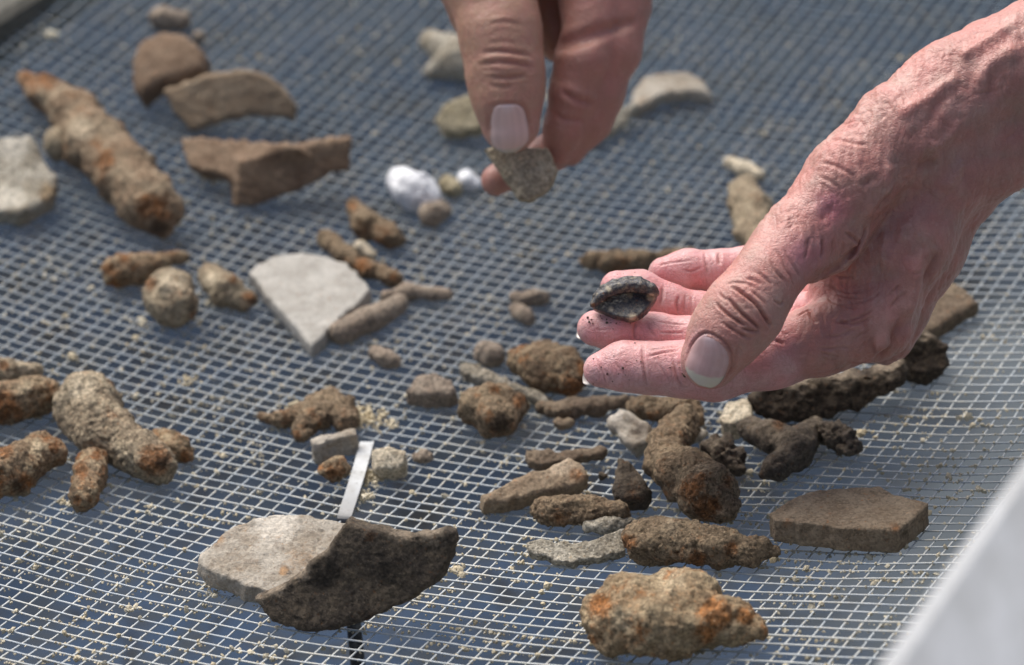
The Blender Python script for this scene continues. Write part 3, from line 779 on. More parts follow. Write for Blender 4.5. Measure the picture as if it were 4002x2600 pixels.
C('iron_lump', 'crusted rusty lump cut off by the left edge, lowest on that side', 'iron lump', M_iron[1], [(-10, 1105, 54), (35, 1090, 50), (85, 1055, 44), (118, 1052, 38)], h=0.55, lump=(1.5, 7), spots=[(0, 125, 1040, 14, 1.0), (0, 60, 1120, 24, 0.8), (0, 10, 1050, 24, 0.8), (2, 90, 1040, 30, 0.7), (1, 40, 1130, 22, 0.7)])
C('iron_nail', 'short upright rusty stub in front of the comma shaped lump', 'iron nail', M_iron[1], [(212, 1075, 36), (208, 1110, 38), (196, 1150, 37)], k=2, h=0.55, lump=(1.0, 7), spots=[(0, 190, 1095, 18, 1.0), (0, 225, 1060, 16, 0.9), (2, 220, 1075, 22, 0.7), (1, 172, 1140, 10, 1.0), (0, 180, 1160, 14, 0.7)])
C('iron_nail', 'pointed brown nail tip lying left of the bent brown lump', 'iron nail', M_iron[2], [(608, 970, 12), (650, 975, 20), (700, 965, 26), (740, 935, 26)], h=0.7, lump=(.7, 5))
C('iron_lump', 'bent brown lump like a knuckle behind the pale brick shaped piece', 'iron lump', M_iron[2], [(700, 1000, 26), (735, 965, 34), (765, 935, 30), (795, 950, 28), (806, 985, 26)], h=0.7, lump=(1.0, 6), spots=[(0, 690, 1010, 14, 0.8), (1, 775, 975, 16, 0.9), (0, 800, 960, 12, 0.6)])
S('brick_fragment', 'small brick shaped piece with pale top beside the glossy strap', 'brick', M_pale,
  [(722, 1020), (760, 1008), (828, 992), (830, 1008), (780, 1020), (728, 1032)], 9, (0, -.12, 1), h=0.55, h0=9, rnd=.9, lump=(.4, 7))
C('iron_lump', 'little rusty lump below the brick shaped piece', 'iron lump', M_iron[1], [(755, 1092, 20), (782, 1088, 22), (795, 1092, 18)], h=0.55, lump=(1.0, 5), spots=[(0, 770, 1100, 18, 0.9)])
S('stone', 'small tan cube of stone right of the glossy strap', 'stone', M_cream,
  [(862, 1040), (900, 1034), (942, 1042), (945, 1075), (915, 1092), (872, 1088)], 10, (.05, -.6, .8), h=0.55, rnd=1.6, lump=(1.2, 5))
C('pebble', 'tiny dark pebble right of the tan cube of stone', 'pebble', M_taupe, [(968, 1060, 10), (985, 1062, 12), (1000, 1062, 8)], h=0.55, lump=(.5, 4))

# ------------------------------------------------------------------ strap threaded through the mesh
def strap():
    t = NT('glossy_black_strap')
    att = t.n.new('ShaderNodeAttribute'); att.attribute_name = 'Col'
    tone = t.mul(att.outputs['Fac'], t.ramp(t.noise(300, 4, 3, 0.6), 0.26, 0.40))
    c = t.mix(tone, (0.012, 0.013, 0.017), (0.50, 0.51, 0.50))
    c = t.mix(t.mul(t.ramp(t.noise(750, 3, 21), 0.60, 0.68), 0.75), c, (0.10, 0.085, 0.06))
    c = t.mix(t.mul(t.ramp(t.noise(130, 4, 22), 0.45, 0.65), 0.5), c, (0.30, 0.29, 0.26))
    m = t.out(c, t.mul(t.mul(tone, 0.5), 0.22, 'ADD'), t.noise(200, 2, 2), 0.0001, 0.2, 0.5)
    pts = [on(x, y, h)[0] for x, y, h in [(853, 1030, 1.5), (850, 1040, 3.0), (842, 1070, 4.2), (832, 1105, 4.4), (818, 1150, 3.6), (806, 1185, 2.0), (799, 1208, 0.4)]]
    last = pts[-1]
    for dz in (4, 10, 20, 35, 55, 75, 100):
        q = last + np.array([0.0, -1.5 - dz * .02, -dz]); pts.append(q)
    pts = np.array(pts)
    s = np.linspace(0, len(pts) - 1, 60)
    P = np.stack([np.interp(s, np.arange(len(pts)), pts[:, i]) for i in range(3)], 1)
    for _ in range(3): P[1:-1] = (P[:-2] + 2 * P[1:-1] + P[2:]) / 4
    T = np.gradient(P, axis=0); T /= np.linalg.norm(T, axis=1)[:, None]
    w = np.tile(RIGHT * 0.98 + np.array([0, -.12, 0]), (len(P), 1)); w -= T * np.einsum('ij,ij->i', w, T)[:, None]; w /= np.linalg.norm(w, axis=1)[:, None]
    n = np.cross(w, T); n = n * np.sign(n[3, 2])
    prof = [(-2.5, -.5), (2.5, -.5), (2.6, 0), (2.4, .55), (-2.4, .55), (-2.6, 0)]
    V = np.array([P + w * a + n * b for a, b in prof]).transpose(1, 0, 2).reshape(-1, 3)
    k = len(prof)
    i = np.arange(len(P) * k).reshape(len(P), k)
    Q = np.stack([i[:-1], np.roll(i, -1, 1)[:-1], np.roll(i, -1, 1)[1:], i[1:]], -1).reshape(-1, 4)
    Q = np.concatenate([Q, [[0, 5, 4, 1], [1, 4, 3, 2]], [[i[-1][1], i[-1][4], i[-1][5], i[-1][0]], [i[-1][2], i[-1][3], i[-1][4], i[-1][1]]]])
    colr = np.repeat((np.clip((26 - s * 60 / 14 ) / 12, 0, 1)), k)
    face = np.tile(np.array([0, 0, .05, 1, 1, .25]), len(P))  # top face turned pale along the upper stretch, sides left near black
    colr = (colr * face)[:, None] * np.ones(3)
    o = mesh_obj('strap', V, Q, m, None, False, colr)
    tag(o, 'narrow black plastic strap, paler on top, poking through mesh beside pale sherd', 'strap')
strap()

# ------------------------------------------------------------------ clay crumbs clinging to the wires
def crumbs():
    phi = (1 + 5 ** .5) / 2
    ico = np.array([(-1, phi, 0), (1, phi, 0), (-1, -phi, 0), (1, -phi, 0), (0, -1, phi), (0, 1, phi), (0, -1, -phi), (0, 1, -phi), (phi, 0, -1), (phi, 0, 1), (-phi, 0, -1), (-phi, 0, 1)]) / 1.9
    tri = np.array([(0, 11, 5), (0, 5, 1), (0, 1, 7), (0, 7, 10), (0, 10, 11), (1, 5, 9), (5, 11, 4), (11, 10, 2), (10, 7, 6), (7, 1, 8), (3, 9, 4), (3, 4, 2), (3, 2, 6), (3, 6, 8), (3, 8, 9), (4, 9, 5), (2, 4, 11), (6, 2, 10), (8, 6, 7), (9, 8, 1)])
    N = 66000
    r = np.random.default_rng(5)
    v = vn + VMIN + 8 + (70 - (VMIN + 8)) * r.random(N) ** 1.7
    u = un + UMIN + (UMAX - UMIN) * r.random(N)
    onA = r.random(N) < 0.72
    fu, fv = u - un, v - vn
    u = np.where(onA, u, np.round(fu) + un + r.normal(0, .05, N))
    v = np.where(onA, np.round(fv) + vn + r.normal(0, .05, N), v)
    q = np.stack([u * .30, v * .30, np.zeros(N)], 1)
    dens = perlin(q, 1.0, 41) + 0.5 * perlin(q, 3.0, 42)
    keep = (r.random(N) < np.clip(0.42 + 1.15 * dens, 0.10, 1))
    u, v, onA, dens = u[keep], v[keep], onA[keep], dens[keep]
    n = len(u)
    P = surf(u, v)
    size = np.exp(r.normal(-1.05, 0.36, n)) * (1 + 0.35 * np.clip(dens, 0, 1))
    big = r.random(n) < 0.006
    size = np.where(big, size * 2.3, size)
    size = np.where((v - vn > 25) & (r.random(n) < .6), size * .45, np.minimum(size, 1.7))
    P[:, 2] += np.where(onA, 0.3, -0.28) + np.where(big, 0.25, -0.30 - 0.35 * size) + r.normal(0, .12, n)
    P += (-BX[None, :] * np.where(onA, 0.32, 0)[:, None]) + (AX[None, :] * np.where(onA, 0, 0.22)[:, None])
    # clots of clay at the crossings
    iu, iv = np.meshgrid(np.arange(UMIN, UMAX), np.arange(VMIN + 8, 72), indexing='ij')
    iu, iv = iu.ravel() + un, iv.ravel() + vn
    dq = perlin(np.stack([iu * .12, iv * .12, np.zeros(len(iu))], 1), 1.0, 45)
    kx = r.random(len(iu)) < np.clip(0.30 + 0.6 * dq, 0.03, .8) * np.where(iv - vn > 22, .45, 1)
    X = surf(iu[kx] + r.normal(0, .04, kx.sum()), iv[kx] + r.normal(0, .04, kx.sum())); X[:, 2] += 0.25 + r.normal(0, .15, len(X))
    P = np.concatenate([P, X]); size = np.concatenate([size, np.exp(r.normal(-.52, .25, len(X)))])
    # loose heaps
    hp, hs = [], []
    for cx, cy, sx, cnt, sc_ in [(860, 1110, 16, 90, 1.0), (848, 1150, 14, 60, .9), (860, 975, 22, 110, .9), (830, 955, 14, 40, .8), (680, 945, 12, 25, .9), (905, 985, 12, 40, .7),
                                 (438, 892, 14, 22, 1.0), (172, 830, 5, 8, 1.2), (345, 1180, 10, 14, .9), (330, 750, 10, 16, 1.0), (495, 408, 14, 20, 1.4), (300, 1415, 10, 14, 1.0), (500, 1375, 12, 16, .9),
                                 (125, 80, 8, 10, 1.6), (1060, 1325, 12, 22, .9), (2060, 1255, 12, 10, .7), (2275, 1140, 9, 12, .9), (890, 1075, 10, 30, .8), (150, 1168, 10, 18, .9), (600, 1060, 20, 10, .7)]:
        for _ in range(cnt):
            p, s = on(cx + r.normal(0, sx), cy + r.normal(0, sx * .55), abs(r.normal(0, .7)) + .4)
            hp.append(p); hs.append(np.exp(r.normal(-.55, .4)) * sc_)
    P = np.concatenate([P, np.array(hp)]); size = np.concatenate([size, np.array(hs)])
    n = len(P)
    ax = r.normal(size=(n, 3, 3)); Qm = np.linalg.qr(ax)[0]
    st = 1 + r.normal(0, .28, (n, 1, 3))
    jit = 1 + r.normal(0, .2, (n, 12, 1))
    V = (ico[None] * jit * st * size[:, None, None]) @ Qm + P[:, None, :]
    F = tri[None] + (np.arange(n) * 12)[:, None, None]
    o = mesh_obj('clay_crumbs', V.reshape(-1, 3), F.reshape(-1, 3), M_crumb, None, False)
    tag(o, 'pale dry clay crumbs clinging to the wires all over the sieve', None, None, 'stuff')
crumbs()

# ------------------------------------------------------------------ hands
class Hand:
    """continuous skin from smoothly joined tapering limbs placed in view of the photograph"""
    def __init__(s, depth, scale_f=1.0):
        s.D = depth; s.body = []; s.fing = []; s.pxmm = FPX / depth
    def p(s, q):
        return at(q[0], q[1], s.D + q[3])
    def r(s, q):
        return q[2] / s.pxmm
    def limb(s, lst, k, finger=False, thumb=False):
        pts = [s.p(q) for q in lst]; rad = [s.r(q) for q in lst]
        (s.fing if finger else s.body).append((pts, rad, k))
        if thumb: s.tidx = getattr(s, 'tidx', []) + [len(s.body) - 1]
    def sdf(s, kb=7.0, kf=0.7, kj=5.0):
        B = [chain_sdf(*b) for b in s.body]; Fg = [chain_sdf(*b) for b in s.fing]
        ti = getattr(s, 'tidx', [])
        def join(P, L):
            d = None
            for b in L:
                e = b(P); d = e if d is None else smin(d, e, kb)
            return d
        def body(P):
            d = join(P, [b for i, b in enumerate(B) if i not in ti])
            if ti:
                w = np.linalg.norm(P - s.foldc.astype(np.float32), axis=1)
                kk = 0.9 + 8.0 * np.clip((w - 17.0) / 22.0, 0, 1) ** 1.5
                d = smin(d, join(P, [B[i] for i in ti]), kk.astype(np.float32))
            return d
        def fingers(P):
            d = None
            for b in Fg:
                e = b(P); d = e if d is None else smin(d, e, kf)
            return d
        s.fb, s.ff = body, fingers
        def f(P):
            return smin(body(P), fingers(P), kj)
        return f
    def bounds(s):
        A = [(np.array(p), np.array(r)) for p, r, _ in s.body + s.fing]
        return np.min([(p - r[:, None]).min(0) for p, r in A], 0) - 2, np.max([(p + r[:, None]).max(0) for p, r in A], 0) + 2

def trace(f, fx, fy, d0=1180.0, d1=1700.0):
    """first surface point seen at photograph pixel (fx, fy)"""
    fx = np.atleast_1d(np.asarray(fx, float)); fy = np.atleast_1d(np.asarray(fy, float))
    r = FWD + RIGHT * ((fx - W0 / 2) / FPX)[:, None] - UP * ((fy - H0 / 2) / FPX)[:, None]
    L = np.linalg.norm(r, axis=1)
    t = np.full(len(fx), d0)
    for _ in range(120):
        d = f((CAM + r * t[:, None]).astype(np.float32))
        t = t + d / L * 0.8
        if np.all(np.abs(d) < 0.03): break
    return CAM + r * t[:, None], (np.abs(d) < 0.25) & (t < d1)

def poly_dist(V, pts):
    d = np.full(len(V), 1e9); tt = np.zeros(len(V))
    n = len(pts) - 1
    for i in range(n):
        a = pts[i]; ba = pts[i + 1] - a
        pa = V - a
        t = np.clip((pa @ ba) / max(ba @ ba, 1e-9), 0, 1)
        e = np.linalg.norm(pa - t[:, None] * ba, axis=1)
        m = e < d
        d[m] = e[m]; tt[m] = (i + t[m]) / n
    return d, tt

def apply_lines(V, N, f, lines, conv, sign=-1):
    """press creases in (sign -1) or raise veins and tendons (sign +1)"""
    disp = np.zeros(len(V)); tint = np.zeros(len(V))
    for dep, wid, pts in lines:
        pts = np.array([conv(q) for q in pts], float)
        s = np.linspace(0, len(pts) - 1, (len(pts) - 1) * 5 + 1)
        # smooth the hand drawn line a little
        px = np.interp(s, np.arange(len(pts)), pts[:, 0]); py = np.interp(s, np.arange(len(pts)), pts[:, 1])
        for _ in range(4):
            px[1:-1] = (px[:-2] + 2 * px[1:-1] + px[2:]) / 4; py[1:-1] = (py[:-2] + 2 * py[1:-1] + py[2:]) / 4
        P, ok = trace(f, px, py)
        P = P[ok]
        if len(P) < 3: continue
        jump = np.linalg.norm(np.diff(P, axis=0), axis=1)
        if jump.max() > 6:
            cut = int(np.argmax(jump > 6)); P = P[:cut + 1] if cut > len(P) / 2 else P[cut + 1:]
            if len(P) < 3: continue
        lo, hi = P.min(0) - 4 * wid, P.max(0) + 4 * wid
        m = np.where(((V > lo) & (V < hi)).all(1))[0]
        if not len(m): continue
        d, t = poly_dist(V[m], P)
        taper = np.clip(np.minimum(t, 1 - t) * 5, 0, 1) ** 0.7
        g = np.exp(-(d / wid) ** 2) * taper
        side = np.exp(-((d - 2.0 * wid) / (1.1 * wid)) ** 2) * taper * (0.28 if sign < 0 else 0)
        disp[m] += sign * dep * g - sign * dep * side
        tint[m] = np.maximum(tint[m], g * min(1, dep))
    return disp, tint

def skin_material(name):
    t = NT(name)
    att = t.n.new('ShaderNodeVertexColor'); att.layer_name = 'Col'
    mott = t.ramp(t.noise(160, 4, 1.0, 0.6), 0.35, 0.68)
    c = t.mix(t.mul(mott, 0.30), att.outputs['Color'], (0.52, 0.20, 0.17))
    c = t.mix(t.mul(t.ramp(t.noise(420, 3, 4.0), 0.55, 0.75), 0.22), c, (0.70, 0.48, 0.40))
    h = t.mul(t.noise(1050, 4, 2.0, 0.65, ((1.0, 1.0, 0.45), (0.3, 0.5, 0.2))), t.mul(t.voro(1100, 'DISTANCE_TO_EDGE'), 0.9), 'ADD')
    h = t.mul(h, t.mul(t.noise(330, 3, 5.0), 1.0), 'ADD')
    def fine(scale, seed, st):
        n_ = t.noise(scale, 2, seed, 0.5, st)
        a_ = t.n.new('ShaderNodeMath'); a_.operation = 'ABSOLUTE'
        t.l.new(t.mul(n_, 0.5, 'SUBTRACT'), a_.inputs[0])
        return t.ramp(a_.outputs[0], 0.0, 0.045)
    ln = t.mul(fine(420, 11.0, ((1.0, 1.0, 0.40), (0.2, 0.1, 0.0))), fine(520, 12.0, ((0.45, 1.0, 1.0), (0.0, 0.5, 0.3))))
    h = t.mul(h, t.mul(ln, 0.9), 'ADD')
    c = t.mix(t.mul(t.mul(ln, -1.0, 'MULTIPLY'), 0.16, 'MULTIPLY'), c, c) if False else t.mix(t.mul(t.mul(1.0, ln, 'SUBTRACT'), 0.22), c, (0.36, 0.14, 0.11))
    t.out(c, t.mul(t.mul(t.noise(300, 3, 6), 0.28), 0.30, 'ADD'), h, 0.00030, 0.40, 0.5)
    b = t.b
    b.inputs['Subsurface Weight'].default_value = 0.22
    b.inputs['Subsurface Radius'].default_value = (0.0032, 0.0012, 0.0007)
    b.inputs['Subsurface Scale'].default_value = 1.0
    return t.m
def nail_material():
    t = NT('fingernail_keratin')
    att = t.n.new('ShaderNodeVertexColor'); att.layer_name = 'Col'
    c = t.mix(t.mul(t.ramp(t.noise(300, 3, 1), 0.4, 0.65), 0.15), att.outputs['Color'], (0.70, 0.52, 0.50))
    return t.out(c, 0.26, t.noise(900, 2, 3), 0.00012, 0.4, 0.5)
M_nail = nail_material()

def nail(hand_f, rows, parent, bump=0.35, lift=0.45, free=0.84, free_col=(0.74, 0.70, 0.56), bed=(0.62, 0.42, 0.42), d0=1180.):
    """nail plate laid on the traced fingertip; rows of (left, right) photograph pixels from cuticle to free edge"""
    nr, nc = 26, 22
    rows = np.array(rows, float)                          # (k, 4)
    s = np.linspace(0, len(rows) - 1, nr)
    R = np.stack([np.interp(s, np.arange(len(rows)), rows[:, i]) for i in range(4)], 1)
    for _ in range(3): R[1:-1] = (R[:-2] + 2 * R[1:-1] + R[2:]) / 4
    w = np.linspace(0, 1, nc)
    fx = R[:, 0:1] * (1 - w) + R[:, 2:3] * w; fy = R[:, 1:2] * (1 - w) + R[:, 3:4] * w
    P, ok = trace(hand_f, fx.ravel(), fy.ravel(), d0)
    if not ok.all():
        dep = (P - CAM) @ FWD
        g_ = np.where(ok)[0]
        for b_ in np.where(~ok)[0]:
            j = g_[np.argmin((fx.ravel()[g_] - fx.ravel()[b_]) ** 2 + (fy.ravel()[g_] - fy.ravel()[b_]) ** 2)]
            P[b_] = at(fx.ravel()[b_], fy.ravel()[b_], dep[j] + 0.4)
    N = grad(hand_f, P, 0.6).reshape(nr, nc, 3)
    P = P.reshape(nr, nc, 3)
    t = np.linspace(0, 1, nr)[:, None] * np.ones(nc); ww = np.ones(nr)[:, None] * w
    edge = np.clip(np.minimum(ww, 1 - ww) * 9, 0, 1) * np.clip(t * 9, 0, 1)
    for _ in range(6):
        N[1:-1, 1:-1] = (N[:-2, 1:-1] + N[2:, 1:-1] + N[1:-1, :-2] + N[1:-1, 2:]) / 4
    N /= np.linalg.norm(N, axis=2)[..., None]
    off = -0.25 + (bump + 0.25) * edge ** .5 + lift * np.clip((t - .6) / .4, 0, 1) ** 2
    top = P + N * off[..., None]
    bot = P + N * (off - 0.55)[..., None]
    i = np.arange(nr * nc).reshape(nr, nc)
    Q = np.stack([i[:-1, :-1], i[:-1, 1:], i[1:, 1:], i[1:, :-1]], -1).reshape(-1, 4)
    n = nr * nc
    ring = np.concatenate([i[0, :], i[1:, -1], i[-1, -2::-1], i[-2:0:-1, 0]])
    side = np.stack([ring, np.roll(ring, -1), np.roll(ring, -1) + n, ring + n], 1)
    fe = np.clip((t + 0.10 * (2 * np.abs(ww - .5)) ** 2 - free) / 0.025, 0, 1)
    lun = np.clip(1 - ((t / .30) ** 2 + ((ww - .5) / .34) ** 2), 0, 1)
    col = np.array(bed)[None, None] * np.ones((nr, nc, 1))
    col = col + lun[..., None] * np.array([.05, .10, .12])
    col = col * (1 + 0.05 * np.sin(ww * 47 + 2 * np.sin(ww * 13)))[..., None]
    col = col * (1 - 0.16 * np.clip((t - .35) * (1 - np.abs(ww - .5) * 2), 0, 1))[..., None]
    col = col * (1 - fe[..., None]) + np.array(free_col) * fe[..., None]
    rim = np.clip(1 - np.minimum(np.minimum(ww, 1 - ww) * 14, t * 12), 0, 1)
    col = col * (1 - .45 * rim)[..., None] + np.array([.30, .13, .10]) * .25 * rim[..., None]
    col = np.concatenate([col.reshape(-1, 3), col.reshape(-1, 3) * .9])
    V = np.concatenate([top.reshape(-1, 3), bot.reshape(-1, 3)])
    Q = np.concatenate([Q[:, ::-1], Q + n, side])
    # make the outside face outwards
    a, b_, c_ = V[Q[0][0]], V[Q[0][1]], V[Q[0][2]]
    if np.cross(b_ - a, c_ - a) @ N[0, 0] < 0: Q = Q[:, ::-1]
    return mesh_obj('fingernail', V, Q, M_nail, parent, True, col)

def small_nail(P0, axis, nrm, ln, wd, parent):
    """sliver of a nail seen past a fingertip: a curved little plate"""
    axis = axis / np.linalg.norm(axis); nrm = nrm - axis * (nrm @ axis); nrm /= np.linalg.norm(nrm); sd_ = np.cross(axis, nrm)
    nr, nc = 10, 9
    V = []
    for lay in (0, -.5):
        for i in range(nr):
            t = i / (nr - 1)
            for j in range(nc):
                w = (j / (nc - 1) - .5) * 2
                half = wd / 2 * (1 - .35 * max(0, t - .6) / .4)
                V.append(P0 + axis * (ln * t - ln * .12 * w * w * t) + sd_ * half * w + nrm * (lay - .22 * wd * w * w * .5))
    V = np.array(V); n = nr * nc
    i = np.arange(n).reshape(nr, nc)
    Q = np.stack([i[:-1, :-1], i[:-1, 1:], i[1:, 1:], i[1:, :-1]], -1).reshape(-1, 4)
    ring = np.concatenate([i[0, :], i[1:, -1], i[-1, -2::-1], i[-2:0:-1, 0]])
    side = np.stack([ring, np.roll(ring, -1), np.roll(ring, -1) + n, ring + n], 1)
    Q = np.concatenate([Q, Q[:, ::-1] + n, side[:, ::-1]])
    col = np.tile(np.array([0.58, 0.52, 0.45]), (len(V), 1))
    return mesh_obj('fingernail', V, Q, M_nail, parent, True, col)

DORS = np.array([0.475, 0.240, 0.192]); PALM = np.array([0.64, 0.335, 0.325]); REDP = np.array([0.56, 0.235, 0.235]); CREASE = np.array([0.30, 0.105, 0.075])
def sstep(x, a, b):
    t = np.clip((x - a) / (b - a), 0, 1); return t * t * (3 - 2 * t)

# ---- the hand from the right, palm up
Tc = lambda q: (2600 + q[0] / 3.0917, 1050 + q[1] / 3.092)
Wc = lambda q: (3000 + q[0] / 2.0611, 700 + q[1] / 2.0613)
Ic = lambda q: (2220 + q[0] / 2.4533, 930 + q[1] / 2.454)
Rc = lambda q: (3200 + q[0] / 1.9327, q[1] / 1.9325)
H = Hand(1340.0)
# forearm and wrist
H.limb([(3722, 378, 188, 2), (3900, 275, 186, 2), (4300, 40, 200, 4)], 8)
H.limb([(3850, 590, 188, 14), (4000, 490, 190, 14), (4400, 240, 205, 14)], 8)
H.limb([(3655, 292, 92, -2), (3760, 250, 92, -2)], 4)
# metacarpals, thenar, palm
H.foldc = at(3265, 1030, 1335)
H.limb([(3112, 933, 136, -16), (3330, 690, 160, -9), (3525, 508, 172, -4), (3722, 378, 185, 2)], 8, False, True)
H.limb([(3420, 1250, 148, 6), (3560, 930, 155, 6), (3690, 650, 172, 8), (3830, 530, 190, 10)], 8)
H.limb([(3448, 1288, 143, 28), (3600, 980, 152, 26), (3740, 690, 168, 22), (3850, 590, 185, 14)], 8)
H.limb([(3330, 1130, 110, 40), (3560, 850, 140, 38), (3780, 620, 160, 26)], 8)
H.limb([(3280, 1010, 95, 52), (3500, 780, 120, 48), (3760, 560, 150, 30)], 8)
H.limb([(3500, 570, 170, 2), (3210, 870, 140, 0)], 8, False, True)
H.limb([(3270, 1130, 112, 11), (3400, 980, 140, 8), (3520, 780, 150, 6)], 8)
H.limb([(3165, 1000, 104, -12), (3245, 930, 116, -9), (3330, 840, 118, -4)], 6, False, True)
# fingers
H.limb([(2350, 1447, 71, 2), (2440, 1434, 91, 1), (2545, 1440, 95, 0), (2660, 1443, 103, 0), (2800, 1440, 119, 1), (3020, 1385, 127, 3), (3220, 1320, 138, 5), (3420, 1255, 148, 6)], 4, True)
H.limb([(2325, 1281, 70, 14), (2420, 1287, 83, 14), (2560, 1311, 80, 15), (2700, 1332, 88, 16), (2850, 1345, 95, 18), (3112, 1258, 104, 20), (3430, 1200, 125, 26)], 4, True)
H.limb([(2415, 1128, 70, 27), (2500, 1143, 81, 28), (2612, 1188, 74, 29), (2740, 1226, 78, 31), (2900, 1250, 88, 34), (3120, 1180, 96, 36), (3340, 1100, 108, 40)], 4, True)
H.limb([(2590, 1064, 61, 42), (2690, 1056, 76, 42), (2810, 1063, 79, 43), (2930, 1053, 84, 45), (3080, 1050, 88, 48), (3280, 1010, 92, 52)], 4, True)
H.limb([(2776, 1403, 116, -25), (2847, 1292, 138, -27), (2915, 1205, 143, -27), (2995, 1090, 125, -25), (3060, 1000, 128, -20), (3112, 933, 136, -16)], 5, True)
fH0 = H.sdf(kb=5.0, kf=0.7, kj=4.5)
def fold(f0, path, conv, rad):
    xy = np.array([conv(q) for q in path])
    P, ok = trace(f0, xy[:, 0], xy[:, 1])
    return chain_sdf(P[ok], np.array(rad)[ok], 1.5)
fo1 = fold(fH0, [(330, 850), (400, 815), (480, 765), (560, 710), (640, 640), (700, 585), (745, 520)], Wc, [.5, 1.2, 2.0, 2.1, 1.7, 1.1, .4])
fH = lambda P: smax(fH0(P), -fo1(P), 1.2)
loH, hiH = H.bounds()
hiH = np.minimum(hiH, at(4330, 100, 1340) + np.array([0, 60, 60]))
V, Q = surface_nets(fH, loH, hiH, 0.52)
V, N = refine(fH, V, 2)
